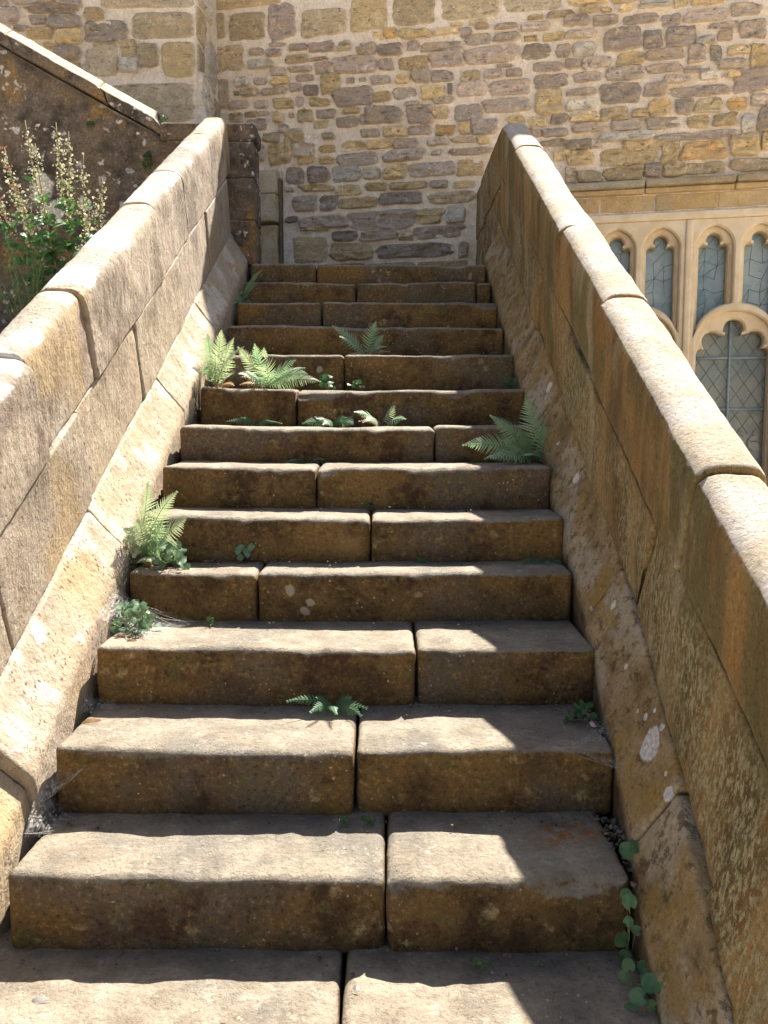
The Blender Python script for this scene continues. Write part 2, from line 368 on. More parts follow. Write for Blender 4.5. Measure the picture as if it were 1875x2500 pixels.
M = dict(step=mat_step(), cream=mat_cream(), ochre=mat_ochre(), rubble=mat_rubble(), ashlar=mat_ashlar(c1=(.48, .33, .15), c2=(.60, .455, .255), g=(.42, .36, .27)),
         dark=mat_dark_wall(),
         buff=mat_ashlar('buff_stone', (.30, .24, .15), (.40, .335, .235), (.26, .235, .19)),
         jamb=mat_ashlar('grey_lichened_stone', (.34, .27, .165), (.46, .39, .27), (.56, .52, .43)),
         window=mat_simple('window_limestone', (.62, .50, .33), (.72, .61, .45), 7, .85, .25),
         mould=mat_ashlar('hood_stone', (.26, .23, .165), (.42, .37, .27), (.46, .43, .36)),
         mortar=mat_simple('joint_mortar', (.20, .15, .09), (.30, .23, .15), 30, .95, .6),
         soil=mat_simple('joint_soil', (.035, .026, .017), (.07, .052, .035), 30, .95, .8),
         glass_up=mat_glass('blue_glass', (.17, .27, .30), (.29, .38, .41), (.42, .45, .47), 7),
         glass_low=mat_glass('grey_glass', (.19, .195, .165), (.29, .285, .235), (.15, .22, .23), 7),
         lead=mat_simple('lead_came', (.12, .155, .165), (.19, .225, .235), 30, .6, .2),
         iron=mat_simple('painted_iron', (.24, .32, .37), (.32, .41, .46), 30, .55, .2),
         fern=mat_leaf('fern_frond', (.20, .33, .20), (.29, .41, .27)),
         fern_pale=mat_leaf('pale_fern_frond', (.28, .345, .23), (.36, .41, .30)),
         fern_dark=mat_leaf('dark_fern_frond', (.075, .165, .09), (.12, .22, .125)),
         herb=mat_leaf('herb_leaf', (.11, .20, .115), (.17, .26, .16)),
         herb_dark=mat_leaf('dark_leaf', (.03, .085, .03), (.05, .12, .04)),
         penny=mat_leaf('round_leaf', (.06, .14, .055), (.13, .22, .10), .3),
         valer=mat_leaf('valerian_leaf', (.075, .17, .055), (.13, .24, .085)),
         seed=mat_leaf('seed_head', (.42, .40, .27), (.55, .51, .38), .3),
         petal=mat_leaf('red_petal', (.30, .085, .07), (.42, .17, .12), .3),
         stem=mat_simple('plant_stem', (.16, .15, .06), (.26, .22, .11), 40, .7, .1),
         web=mat_simple('spider_silk', (.55, .54, .52), (.66, .65, .62), 40, .6, .0),
         litter=mat_simple('dry_litter', (.05, .042, .03), (.20, .165, .12), 60, .9, .6),
         brown_leaf=mat_leaf('brown_leaf', (.36, .20, .09), (.46, .28, .14), .2),
         white_petal=mat_leaf('white_petal', (.60, .58, .55), (.70, .68, .66), .2),
         pink_petal=mat_leaf('pink_petal', (.62, .40, .48), (.70, .50, .56), .2),
         ground=mat_ashlar('ground_paving', (.56, .50, .41), (.66, .60, .51), (.54, .49, .41)))

# ------------------------------------------------------------------ the stairs
SL = 0.542
def zn(y): return SL*y - 0.8156
YS = [1.36, 1.8451, 2.1447, 2.4793, 2.8045, 3.0032, 3.2576, 3.571, 3.9524, 4.3156, 4.6677, 4.9622, 5.2232, 5.4748]
ZS = [0.0, 0.181, 0.3643, 0.5392, 0.7083, 0.8703, 1.0322, 1.1829, 1.3539, 1.5331, 1.7049, 1.8743, 2.0281, 2.1778]
XR = [.50, .543, .585, .610, .608, .616, .612, .615, .615, .622, .613, .612, .605, .60]
JX = {0: [842], 1: [943], 2: [866], 3: [1018], 4: [627], 5: [905], 6: [772], 7: [1063], 8: [723], 9: [841], 10: [], 11: [786], 12: [870, 1164], 13: [772]}
stairs = thing('stone_staircase', (-.13, 1.8, 0), 'worn flight of brown sandstone steps climbing between two stone parapets', 'staircase')
def step_box(x0, x1, y0, y1, z0, z1, seed, sag, tilt):
    h = ((x1-x0)/2, (y1-y0)/2, (z1-z0)/2); c = ((x1+x0)/2, (y1+y0)/2, (z1+z0)/2)
    rr = random.Random(seed); dy = rr.uniform(-.006, .006); dz = rr.uniform(-.005, .004); a = rr.uniform(-.006, .006)
    def warp(V):
        W = V + np.array(c); t = (W[:, 2]-z0)/(z1-z0)
        fr = np.exp(-np.maximum(W[:, 1]-y0, 0)/.13)
        sg = sag*np.clip(1-((W[:, 0]+.13)/.78)**2, 0, 1)
        wob = .004*fbm(np.stack([W[:, 0], W[:, 0]*0+seed, W[:, 1]*.6], 1), 3.2, 3, seed)
        W[:, 2] += t*(tilt*(W[:, 0]+.13) - sg*(.35+.65*fr) + wob*fr*1.2 + dz)
        under = .014*np.clip(1-t*2.2, 0, 1)**2
        bul = .005*fbm(np.stack([W[:, 0], W[:, 0]*0+seed+3, W[:, 2]], 1), 4.0, 3, seed+2)
        ed = np.exp(-np.maximum(W[:, 1]-y0, 0)/.03)*smooth(.72, 1, t)
        ch = smooth(.25, .9, fbm(np.stack([W[:, 0], W[:, 0]*0+seed*1.7, W[:, 2]*.4], 1), 9, 3, seed+8))*.010 + smooth(.5, 1.0, fbm(np.stack([W[:, 0], W[:, 0]*0+seed*2.1, W[:, 0]*0], 1), 3, 2, seed+9))*.02
        W[:, 2] -= ed*ch; W[:, 1] += ed*ch*.8
        W[:, 1] += np.where(W[:, 1] < y0+.1, 1, 0)*(under + bul) + dy + a*(W[:, 0]-c[0])
        return W
    st = .016 if y0 < 3.2 else .022
    return block(h, .021, (st, st*1.2, st), warp, seed, .0035, .0013, 5, 34)
for i in range(14):
    st = sub_empty('step', stairs)
    y0 = YS[i]; y1 = (YS[i+1]+.10) if i < 13 else 7.2
    z0 = (ZS[i-1]-.025) if i else -.22; z1 = ZS[i]
    xl, xr = (-.868, XR[i]) if i else (-1.0, .56)
    d = y0 if i else 1.8
    cuts = [xl] + [ (X-951.5)/2100*(d*math.cos(.1033)-( z1-.09-1.1927)*math.sin(.1033)) for X in JX[i]] + [xr]
    for k in range(len(cuts)-1):
        g = .003 if i > 2 else .004
        V, Q = step_box(cuts[k]+(g if k else 0), cuts[k+1]-(g if k < len(cuts)-2 else 0), y0, y1, z0, z1, 100+i*7+k,
                        (.014 if 1 <= i <= 8 else .006), -.004 if i > 4 else -.001)
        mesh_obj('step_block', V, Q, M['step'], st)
# dark bedding under the steps
bed = []
for i in range(14):
    y0 = YS[i]+.09; y1 = YS[i+1]+.12 if i < 13 else 7.3
    bed.append(block(((1.52)/2, (y1-y0)/2, .3), .004, .5, lambda V, c=(-.135, (y0+y1)/2, ZS[i]-.40): V+np.array(c), 1, 0, 0))
mesh_obj('bedding', *join(bed), M['soil'], stairs)

# ------------------------------------------------------------------ parapets
def slope_block(xi, xo, z0, z1, ya, yb, zref, seed, kind, r=.013, k=.33, step=.018, dx=0.0, low=.0045, hi=.0014, top_bulge=.10, splay=(.17, .115)):
    """A stone lying along the stair slope. xi inner face, xo outer face; z0..z1 height above the nosing line; joints lean back by k."""
    s = 1 if xo > xi else -1
    w = abs(xo-xi); h = (w/2, (yb-ya)/2, (z1-z0)/2)
    rr = random.Random(seed); dxi = dx + rr.uniform(-.005, .005); rot = rr.uniform(-.006, .006)
    def warp(V):
        xn = V[:, 0]/h[0]; y = V[:, 1]+(ya+yb)/2; z = V[:, 2]+(z0+z1)/2
        x = (xi+xo)/2 + s*V[:, 0]          # xn=-1 is the inner face
        if kind == 'coping':
            drop = top_bulge*(1-np.clip(1-np.abs(xn)**3.4, 0, 1)**(1/3.4))
            z = z - drop*np.clip((z-z0)/(z1-z0), 0, 1)**2
        if kind == 'plinth':
            hs, wd = splay; t = np.clip((z-(z1-hs))/hs, 0, 1); t = t + .05*np.sin(np.pi*t)   # splayed upper inner edge
            x = x + s*wd*t*(1-(xn+1)/2)
        yy = y - k*(z-zref)
        x = x + s*dxi*(1-(xn+1)/2) + rot*(y-(ya+yb)/2)
        if xi > 0 and kind != 'coping': x = x - .04*np.maximum(0, 2.9-yy)**2*(1-np.clip((z-.20)/.32, 0, 1))*(1-(xn+1)/2)
        return np.stack([x, yy, zn(yy)+z], 1)
    def warp2(V):
        W = warp(V)
        return W
    return block(h, r, (min(step, w/10), step, step), warp2, seed, low, hi, 3.5, 30)
def flip_if(V, Q, s):
    return (V, Q if s > 0 else Q[:, ::-1])
def add_slope(parent, name, xi, xo, z0, z1, joints, zref, seed, kind, mat, **kw):
    dxs = kw.pop('dxs', None); zs_ = kw.pop('zs', None)
    for n in range(len(joints)-1):
        g = kw.get('gap', .004)
        za, zb = (zs_[n] if zs_ else (z0, z1))
        V, Q = slope_block(xi, xo, za, zb, joints[n]+g, joints[n+1]-g, zref, seed+n, kind, dx=(dxs[n] if dxs else 0),
                           **{q: v for q, v in kw.items() if q != 'gap'})
        s = 1 if xo > xi else -1
        mesh_obj(name, V, Q if s > 0 else Q[:, ::-1], mat, parent)

LP = thing('stone_parapet', (-1.1, 3.3, .97), 'sunlit cream sandstone parapet with rounded coping, valerian growing behind it', 'parapet', 'parapets flanking the stairs')
add_slope(LP, 'coping_stone', -1.0, -1.165, .545, .905, [.9, 1.75, 2.52, 2.97, 3.88, 4.39, 5.18, 5.62], .55, 300, 'coping', M['cream'],
          dxs=[0, -.006, .004, -.002, .003, 0, .002], zs=[(.545, .880), (.545, .882), (.545, .894), (.545, .894), (.545, .898), (.545, .895), (.545, .895)], r=.009, gap=.0045)
add_slope(LP, 'wall_block', -1.0, -1.16, .185, .54, [.9, 1.5, 2.24, 2.89, 3.54, 4.28, 4.93, 5.58], .185, 320, 'wall', M['cream'],
          dxs=[0, .004, -.004, .005, -.004, .003, 0], r=.008, gap=.004)
add_slope(LP, 'plinth_stone', -.900, -1.16, -.42, .18, [.9, 1.45, 2.00, 2.84, 3.72, 4.50, 5.62], .18, 340, 'plinth', M['cream'],
          splay=(.165, .100), dxs=[.012, .004, -.003, .004, 0, -.004], zs=[(-.42, .12), (-.42, .15), (-.42, .18), (-.42, .18), (-.42, .185), (-.42, .18)], r=.009, gap=.003)
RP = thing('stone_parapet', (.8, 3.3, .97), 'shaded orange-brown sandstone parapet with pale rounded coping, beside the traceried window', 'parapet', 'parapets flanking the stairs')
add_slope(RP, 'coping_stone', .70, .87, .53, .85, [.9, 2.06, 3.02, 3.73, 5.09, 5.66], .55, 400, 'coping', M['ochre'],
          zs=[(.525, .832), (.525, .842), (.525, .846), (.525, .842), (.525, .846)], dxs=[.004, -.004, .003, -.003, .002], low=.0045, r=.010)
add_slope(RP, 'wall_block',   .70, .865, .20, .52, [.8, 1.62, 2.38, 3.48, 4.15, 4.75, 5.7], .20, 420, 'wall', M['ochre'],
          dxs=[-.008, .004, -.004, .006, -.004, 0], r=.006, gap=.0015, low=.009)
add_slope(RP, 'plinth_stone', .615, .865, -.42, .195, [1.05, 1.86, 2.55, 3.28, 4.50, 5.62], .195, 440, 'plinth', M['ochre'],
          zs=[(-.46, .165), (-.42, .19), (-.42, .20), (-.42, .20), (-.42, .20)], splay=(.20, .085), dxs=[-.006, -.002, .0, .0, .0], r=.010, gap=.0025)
def core(parent, xa, xb, zt, ya, yb):
    V, Q = lattice(np.array([min(xa, xb), max(xa, xb)]), np.linspace(ya, yb, 20), np.array([-.4, zt]))
    V[:, 2] += zn(V[:, 1]); mesh_obj('joint_mortar', V, Q, M['mortar'], parent)
core(LP, -1.022, -1.14, .78, .9, 5.5); core(RP, .722, .85, .75, .9, 5.5)
def flat_block(parent, name, x0, x1, y0, y1, z0, z1, mat, seed, r=.012, step=.03, low=.005, hi=.0015, rot=0.0, piv=(0, 0), fn=None):
    c = np.array([(x0+x1)/2, (y0+y1)/2, (z0+z1)/2])
    def warp(V):
        W = V+c
        if fn: W = fn(W)
        if rot:
            dx, dy = W[:, 0]-piv[0], W[:, 1]-piv[1]
            W[:, 0] = piv[0]+dx*math.cos(rot)-dy*math.sin(rot); W[:, 1] = piv[1]+dx*math.sin(rot)+dy*math.cos(rot)
        return W
    V, Q = block(((x1-x0)/2, (y1-y0)/2, (z1-z0)/2), r, step, warp, seed, low, hi, 4, 30)
    return mesh_obj(name, V, Q, mat, parent)
# level continuation of the right parapet to the house wall
flat_block(RP, 'landing_block', .70, .90, 5.70, 6.40, 2.19, 2.68, M['ochre'], 460)
flat_block(RP, 'landing_block', .702, .90, 6.41, 7.18, 2.19, 2.66, M['ochre'], 461)
flat_block(RP, 'landing_block', .70, .90, 5.60, 6.55, 2.69, 3.035, M['ochre'], 462)
flat_block(RP, 'landing_block', .701, .90, 6.56, 7.20, 2.67, 3.04, M['ochre'], 463)

# ------------------------------------------------------------------ garden wall behind the left parapet
GW = thing('garden_wall', (-1.8, 5.75, 2.2), 'dark lichen-spotted stone wall with a raking sunlit coping behind the valerian', 'garden wall')
gwf = lambda W: W
xs = [-3.6, -3.0, -2.35, -1.78, -1.44]
def wall_face():
    ax = np.arange(-3.6, -.849, .03); ay = np.array([5.60, 5.70, 5.82]); az = np.linspace(0, 1, 60)
    V, Q = lattice(ax, ay, az)
    top = np.where(V[:, 0] < -1.44, 2.98+(-1.44-V[:, 0])*.55, 2.95)
    V[:, 2] = -.4 + V[:, 2]*(top+.4)
    cz = np.array([.6, 1.0, 1.42, 1.80, 2.12, 2.27, 2.62])
    d = np.min(np.abs(V[:, 2][:, None]+.012*vnoise(V*4)[:, None]-cz[None]), axis=1)
    fr = V[:, 1] < 5.65
    V[:, 1] += np.where(fr, .014*np.exp(-(d/.014)**2) + .012*fbm(V, 5, 4, 3) + np.where(V[:, 2] < 2.27, .035*smooth(2.27, 2.2, V[:, 2]), 0), 0)
    return V, Q
# flank walls carry the parapets down to the ground
for P_, xa, xb in ((LP, -1.15, -.93), (RP, .64, .855)):
    V, Q = lattice(np.linspace(xa, xb, 5), np.linspace(1.1, 7.15, 60), np.linspace(0, 1, 30))
    V[:, 2] = -.4 + V[:, 2]*(np.minimum(zn(V[:, 1])-.30, 2.18)+.4)
    V[:, 2] = np.maximum(V[:, 2], -.4)
    mesh_obj('flank_wall', V, Q, M['dark'], P_, smoothed=False)
flat_block(GW, 'landing_slab', -2.6, -.89, 5.87, 7.3, 1.95, 2.17, M['step'], 530, step=.06)
mesh_obj('wall_face', *wall_face(), M['dark'], GW)
def rake(x0, x1, seed):
    c = np.array([(x0+x1)/2, 5.70, 0])
    def warp(V):
        W = V+c; W[:, 2] = V[:, 2] + 3.065 + (-1.44-W[:, 0])*.55 - np.clip((V[:, 2]+.02)/.1, 0, 1)*.62*np.clip(-.02-V[:, 1], 0, 1); W[:, 0] -= .3*V[:, 2]; return W
    return block(((x1-x0)/2, .135, .085), .008, .022, warp, seed, .004, .0015, 5, 30)
for n in range(4):
    V, Q = rake(xs[n]+.003, xs[n+1]-.003, 500+n); mesh_obj('coping_stone', V, Q, M['dark'], GW)
flat_block(GW, 'coping_stone', -1.43, -1.09, 5.565, 5.83, 2.95, 3.05, M['dark'], 510, step=.025)
flat_block(GW, 'coping_stone', -1.085, -.835, 5.56, 5.84, 2.945, 3.055, M['dark'], 511, r=.03, step=.02)
for z0, z1, s_ in ((2.19, 2.46, 520), (2.465, 2.72, 521), (2.725, 2.94, 522)):
    flat_block(GW, 'end_block', -1.10, -.85, 5.575, 5.85, z0, z1, M['dark'], s_, step=.022)

# ------------------------------------------------------------------ the house
AL = R(12); PX, PY = .70, 7.22
CA, SN = math.cos(AL), math.sin(AL)
def wall_to_world(U):                       # (u along the wall, w out of the wall, v up)
    U = np.asarray(U, float)
    return np.stack([PX + U[:, 0]*CA - U[:, 1]*SN, PY - U[:, 0]*SN - U[:, 1]*CA, U[:, 2]], 1)
house = thing('stone_house', (1.0, 7.4, 2.19), 'old stone house with rubble wall, ashlar courses and a traceried window', 'house')
WIN_U0, WIN_U1, WIN_V0, WIN_V1 = .93, 3.11, .55, 2.82
def gable_z(u):                              # top of the gable wall: apex near the stairs, falling to the right
    return 5.86 - np.where(u > -.7, (u+.7)*.215, 0)
GU = -.7
STONES = "-2267,-1643,4668,4753o -2271,-2137,4438,4644b -2111,-1776,4396,4628b -1758,-1516,4386,4640g -1481,-1078,4374,4597b -2277,-1969,4155,4377b -2293,-2113,3858,4115b -1928,-1796,4275,4327g -1779,-1635,4254,4305g -1743,-1595,4326,4357g -1578,-1415,4280,4333g -1402,-1185,4256,4321g -1159,-1046,4244,4307b -991,-891,4195,4255b -1921,-1710,4166,4226w -1614,-1424,4184,4240b -1415,-1236,4183,4200g -1746,-1598,4093,4152g -1580,-1382,4110,4150g -1339,-1215,4088,4159g -1185,-858,4064,4178g -2057,-1933,4035,4100w -1888,-1765,4033,4094g -1739,-1564,4017,4071o -1512,-1357,4034,4085g -1297,-1127,3919,4066o -1085,-1009,3981,4024g -975,-916,3988,4024g -2077,-2023,3961,4002b -1996,-1841,3945,4009b -1819,-1613,3947,3988g -1573,-1469,3953,4015g -1448,-1323,3919,3995G -1187,-858,3806,3945g -2119,-1936,3853,3921g -1887,-1759,3845,3910g -1724,-1536,3828,3902o -1514,-1453,3834,3910g -1401,-1221,3824,3878b -2117,-1987,3732,3815b -1973,-1866,3779,3822b -1848,-1751,3782,3813g -1725,-1629,3713,3804o -1506,-1372,3705,3802b -1333,-1167,3720,3787g -1120,-976,3740,3780b -1934,-1770,3670,3751G -1576,-1532,3747,3780b -1360,-1231,3647,3708b -1163,-985,3640,3710g -959,-858,3650,3732G -2101,-1984,3617,3701b -1673,-1586,3637,3705g -1669,-1470,3627,3657g -1813,-1655,3558,3636b -1626,-1442,3539,3628b -1288,-1176,3550,3596b -1887,-1800,3419,3547g -1764,-1557,3377,3532o -1542,-1359,3436,3532g -1331,-1177,3448,3500o -1135,-935,3448,3523o -908,-697,3446,3520o -677,-469,3438,3511g -402,-217,3445,3500g -204,16,3451,3484g 16,107,3425,3470o -1324,-1191,3351,3417o -1164,-819,3332,3427g -765,-428,3340,3433g -362,-283,3362,3402g -223,134,3350,3397g -1501,-1359,3368,3427o -1868,-1630,3231,3327w -1616,-1445,3217,3342g -1417,-1234,3206,3329G -1206,-963,3200,3319w -943,-792,3205,3289w -778,-582,3195,3302o -569,-189,3200,3318g -144,58,3189,3313o -1489,-1193,3136,3184o -1179,-957,3087,3170o -922,-738,3113,3176o -697,-407,3112,3165o -381,-221,3102,3165g -188,7,3097,3152o -1618,-1546,3145,3176g -1554,-1348,2982,3107G -1327,-1159,2971,3090G -1138,-833,2980,3060o -826,-427,2989,3090G -373,-10,2972,3073b -1485,-1069,2825,2930g -1069,-520,2805,2956g -493,-266,2825,2933o -246,-88,2833,2942w -1621,-1506,2887,2936G -1485,-1237,2813,2845b -1231,-986,2709,2794G -965,-669,2710,2786G -642,-513,2697,2784o -506,-106,2702,2805g -1552,-1245,2549,2767b -1203,-868,2562,2697b -820,-171,2551,2669G -138,-58,2547,2660g -1338,-917,2500,2529b -917,-492,2484,2525b -478,-64,2468,2521b -1050,-729,4383,4670b -703,-344,4390,4651b -313,178,4396,4619b 208,675,4405,4568b -858,-767,4298,4362o -756,-660,4304,4377O -622,-385,4290,4354b -338,-151,4289,4336o -135,-43,4258,4335g -12,99,4305,4336g -213,-115,4353,4371o -59,78,4347,4387o 124,331,4358,4373o 140,311,4294,4327g 342,566,4256,4313g 391,510,4344,4365o 554,746,4337,4372b -961,-831,4186,4274g -820,-606,4183,4260G -574,-469,4203,4266g -447,-145,4179,4230g -104,100,4200,4270g 120,333,4204,4258g 373,473,4182,4224b 513,681,4169,4216b -961,-826,4055,4168g -810,-681,4063,4146g -654,-405,4054,4149b -368,-123,4060,4168g -103,345,4045,4159g 370,584,4041,4149G 624,727,4040,4130G -886,-702,3953,4018g -659,-547,3946,4014o -526,-373,3934,4030G -367,-195,3936,4021g -137,22,3918,3993b 52,195,3927,3993g 154,286,4002,4024g 226,357,3928,3979g 447,676,3948,4011g -848,-702,3819,3887o -686,-488,3821,3911g -451,-262,3813,3908o -235,-199,3833,3906G -168,64,3801,3897g 84,440,3800,3897g 459,698,3821,3909g -941,-616,3641,3782G -573,-360,3631,3751g -355,-224,3647,3730b -589,-467,3764,3798g -350,-183,3761,3807g -182,46,3623,3750g 66,412,3663,3753g 447,681,3637,3799o -963,-799,3547,3606g -767,-573,3533,3605o -562,-375,3540,3601g -338,-170,3514,3597O -144,-45,3512,3597o -35,176,3503,3612g 252,384,3563,3616o 399,550,3533,3614o 574,714,3535,3621G 416,516,3454,3508G 526,726,3445,3504g 407,708,3374,3423b 610,749,3264,3346o 689,985,4415,4493o 1031,1221,4406,4468o 1249,1455,4348,4409w 1491,1592,4331,4403o 1614,1850,4330,4405o 793,932,4349,4398o 955,1042,4343,4373o 1083,1187,4335,4377o 684,874,4268,4332g 893,1090,4249,4312G 1130,1374,4239,4303g 1401,1535,4193,4286g 1578,1876,4206,4286g 1896,2111,4220,4300G 686,936,4172,4233g 988,1248,4064,4199g 1275,1419,4049,4169G 1445,1667,4046,4178g 1651,1791,4047,4095w 1752,1961,4147,4185g 1962,2151,4062,4180G 1816,1921,4054,4126g 735,925,4037,4143w 1079,1293,3935,4025o 1315,1588,3954,4026g 1610,1747,3922,4037g 1764,1852,3918,4027G 1877,2063,3951,4018o 2048,2177,3841,3999o 690,803,3946,4012g 821,868,3935,4015g 891,1052,3937,4009g 1309,1542,3866,3914g 1583,1773,3844,3894g 1807,2016,3847,3918g 749,981,3848,3907g 1008,1283,3836,3928g 1429,1625,3776,3827g 1695,1845,3781,3835w 1960,2184,3684,3825g 1897,1984,3783,3814o 714,938,3741,3788g 975,1256,3665,3791G 1277,1458,3689,3787g 1499,1919,3674,3743g 716,931,3635,3701w 965,1191,3543,3623b 1200,1328,3550,3607o 1327,1489,3558,3658o 1525,1650,3540,3650g 1672,1871,3546,3647b 1896,2049,3548,3633O 2061,2182,3567,3640g 737,961,3536,3608o 757,1010,3461,3522g 1028,1294,3460,3529g 1312,1574,3450,3527G 1609,1787,3439,3528b 1795,1971,3444,3524b 1998,2102,3381,3514w 2119,2231,3377,3539g 703,901,3335,3409b 901,985,3332,3393g 965,1388,3376,3433w 1397,1967,3355,3403g 1152,1444,3305,3364o 706,932,3213,3324o 955,1420,3187,3331o 1437,1572,3187,3345b 1581,1896,3204,3334O 1930,2126,3219,3353o 2160,2238,3241,3362o 794,991,3077,3162b 991,1305,3084,3181b 1314,1441,3094,3190g 1450,1613,3086,3179b 1621,1906,3093,3180b 1940,2245,3101,3186b 708,794,3083,3201b"
BUTT = "-748,2,4363,4614b -865,-715,4282,4368b -876,-523,4125,4275G -506,-6,4135,4332b -883,-615,3859,4125b -595,-460,4004,4130b -606,-456,3890,3987w -447,-290,3917,4085b -277,-14,3840,4112b -733,-21,3511,3822b -1315,-904,4343,4385G -1297,-1168,4259,4330g -1165,-896,4226,4322g -1324,-1132,4150,4225o -1093,-894,4116,4218o -1184,-1071,4083,4114o -1122,-894,3992,4085g -1538,-1377,4277,4385g -1425,-1319,4218,4257g -1444,-1090,4409,4500g -1073,-874,4393,4485g -1752,-1461,4404,4509g -1072,-892,3868,3977b"
PAL = dict(g=[(.335, .272, .228), (.315, .262, .222), (.37, .31, .26), (.305, .25, .21)], G=[(.25, .21, .175), (.22, .185, .155), (.28, .235, .19)],
           b=[(.36, .285, .175), (.34, .275, .18), (.38, .295, .165), (.33, .275, .195)], o=[(.45, .345, .19), (.47, .37, .22), (.41, .31, .17)],
           O=[(.43, .28, .13), (.41, .26, .12)], w=[(.44, .41, .35), (.40, .38, .335)])
class Facing:
    """Rough stones bedded in a mortar face, as one mesh. Coordinates are (along, out, up)."""
    def __init__(s, seed): s.rr = random.Random(seed); s.V, s.F, s.C, s.o = [], [], [], 0
    def stone(s, u0, u1, v0, v1, code='g'):
        rr = s.rr; cu, cv = (u0+u1)/2, (v0+v1)/2; a, b = (u1-u0)/2, (v1-v0)/2
        if a < .012 or b < .008: return
        dressed = code in 'bo' and (b > .085 or a > .19); big = b > .085 or a > .19
        ex_ = (1.02, 1.03) if (code in 'bo' and (b > .085 or a > .19)) else (1.09, 1.20)
        a *= ex_[0]; b *= ex_[1]
        nr = [0, .22, .42, .60, .75, .86, .94, 1.0]; m = 52 if big else 38
        ex = 9 if dressed else rr.uniform(5.0, 9.0); sd_ = rr.randrange(9999)
        th = np.linspace(0, 2*math.pi, m, endpoint=False) - .10*np.sin(4*np.linspace(0, 2*math.pi, m, endpoint=False))
        ct, sn_ = np.cos(th), np.sin(th); rad = (np.abs(ct)**ex+np.abs(sn_)**ex)**(-1/ex); bx, bz = rad*ct, rad*sn_
        k = .3 if dressed else 1.0
        cj = [(rr.uniform(-.20, .10)*k, rr.uniform(-.24, .10)*k) for _ in range(4)]
        arch = rr.uniform(-.08, .08)*k
        z0 = ct*0+sd_
        wob = 1 + k*.09*vnoise(np.stack([ct*1.7, sn_*1.7, z0], 1), 2) + (.03 if dressed else .07)*vnoise(np.stack([ct*4, sn_*4, z0], 1), 3) + .03*vnoise(np.stack([ct*9, sn_*9, z0], 1), 4)
        prot = rr.uniform(.008, .016) if dressed else rr.uniform(.016, .050)
        tu, tv = rr.uniform(-.010, .010), rr.uniform(-.008, .014)
        U = [[cu, prot, cv]]; T = [0]
        for q in nr[1:]:
            x = bx*q*wob; z = bz*q*wob; X, Z = x.copy(), z+arch*(x*x-.4)
            for (jx, jz), (sx_, sz_) in zip(cj, ((-1, -1), (1, -1), (1, 1), (-1, 1))):
                wt = np.clip((1+sx_*x)/2, 0, 1)*np.clip((1+sz_*z)/2, 0, 1); X += sx_*jx*wt; Z += sz_*jz*wt
            U += [[cu+a*X[j], 0, cv+b*Z[j]] for j in range(m)]; T += [q]*m
        U = np.array(U); T = np.array(T)
        dome = np.where(T < .84, 1, np.sqrt(np.clip(1-((T-.84)/.16)**2, 0, 1)))
        am = .006 if dressed else (.017 if code in 'gw' else .023)
        rough = am*fbm(np.stack([U[:, 0]*8, U[:, 2]*20, U[:, 0]*0+sd_], 1), 1.3, 4, 5)
        U[:, 1] = -.016 + (.016+prot+rough+tu*(U[:, 0]-cu)/a+tv*(U[:, 2]-cv)/b)*dome
        q_ = rr.uniform(1.05, 1.6); c = [x*q_ for x in rr.choice(PAL[code])]
        o = s.o; F = [[o, o+1+j, o+1+(j+1) % m] for j in range(m)]
        for q in range(len(nr)-2):
            s0 = o+1+q*m; s1 = s0+m
            for j in range(m): F.append([s0+j, s1+j, s1+(j+1) % m, s0+(j+1) % m])
        s.V.append(U); s.F.extend(F)
        al_ = np.where(T > .985, .0, np.where(T > .92, .8, 1.0)); s.C.append(np.concatenate([np.tile(c, (len(U), 1)), al_[:, None]], 1)); s.o += len(U)
    def traced(s, txt):
        for it in txt.split():
            u0, u1, v0, v1 = [int(q)/1000 for q in it[:-1].split(',')]; s.stone(u0, u1, v0, v1, it[-1])
    def sheet(s, ulo, uhi, vlo, vhi_fn):
        uu = np.linspace(ulo, uhi, max(2, int((uhi-ulo)/.02))); nn = max(2, int((float(np.max(vhi_fn(uu)))-vlo)/.02)); tt = np.linspace(0, 1, nn)
        G = np.array([[u_, 0, vlo+t_*(float(vh)-vlo)] for u_, vh in zip(uu, vhi_fn(uu)) for t_ in tt])
        G[:, 1] = -.004 + .005*fbm(G, 7, 3, 8) + .0022*fbm(G, 34, 2, 9)
        I = np.arange(len(G)).reshape(len(uu), nn)
        q = np.stack([I[:-1, :-1], I[1:, :-1], I[1:, 1:], I[:-1, 1:]], -1).reshape(-1, 4)
        s.F.extend((q+s.o).tolist()); s.V.append(G); s.C.append(np.tile([.4, .3, .2, 0.], (len(G), 1))); s.o += len(G)
    def courses(s, ua, ub, va, vb_fn, skip):
        rr = s.rr; v = va; wav = lambda u, v: .022*float(vnoise(np.array([[u*1.1, v*1.3, 3.]]), 9)[0])
        while v < 6.3:
            band = rr.uniform(.19, .31); u = ua
            while u < ub:
                w = rr.choice([rr.uniform(.12, .22), rr.uniform(.2, .34), rr.uniform(.3, .46)]); n = rr.choices([1, 2, 3], [.22, .66, .12])[0]
                if n == 1: w = min(w, .27)
                u0, u1 = u+.011, min(u+w, ub)-.011; top = min(v+band, vb_fn(u0), vb_fn(u1))-.03
                if top > v+.05 and not skip(u0, u1, v, v+band):
                    fr = [0, 1] if n == 1 else ([0, rr.uniform(.36, .64), 1] if n == 2 else [0, rr.uniform(.24, .38), rr.uniform(.6, .74), 1])
                    for q in range(n):
                        s.stone(u0, u1, v+(top-v)*fr[q]+.009+wav(u0, v), v+(top-v)*fr[q+1]-.009+wav(u0, v), rr.choice('gggGbbow'))
                u += w
            v += band
    def build(s, name, tf, mat, parent): return mesh_obj(name, tf(np.concatenate(s.V)), s.F, mat, parent, colors=np.concatenate(s.C))
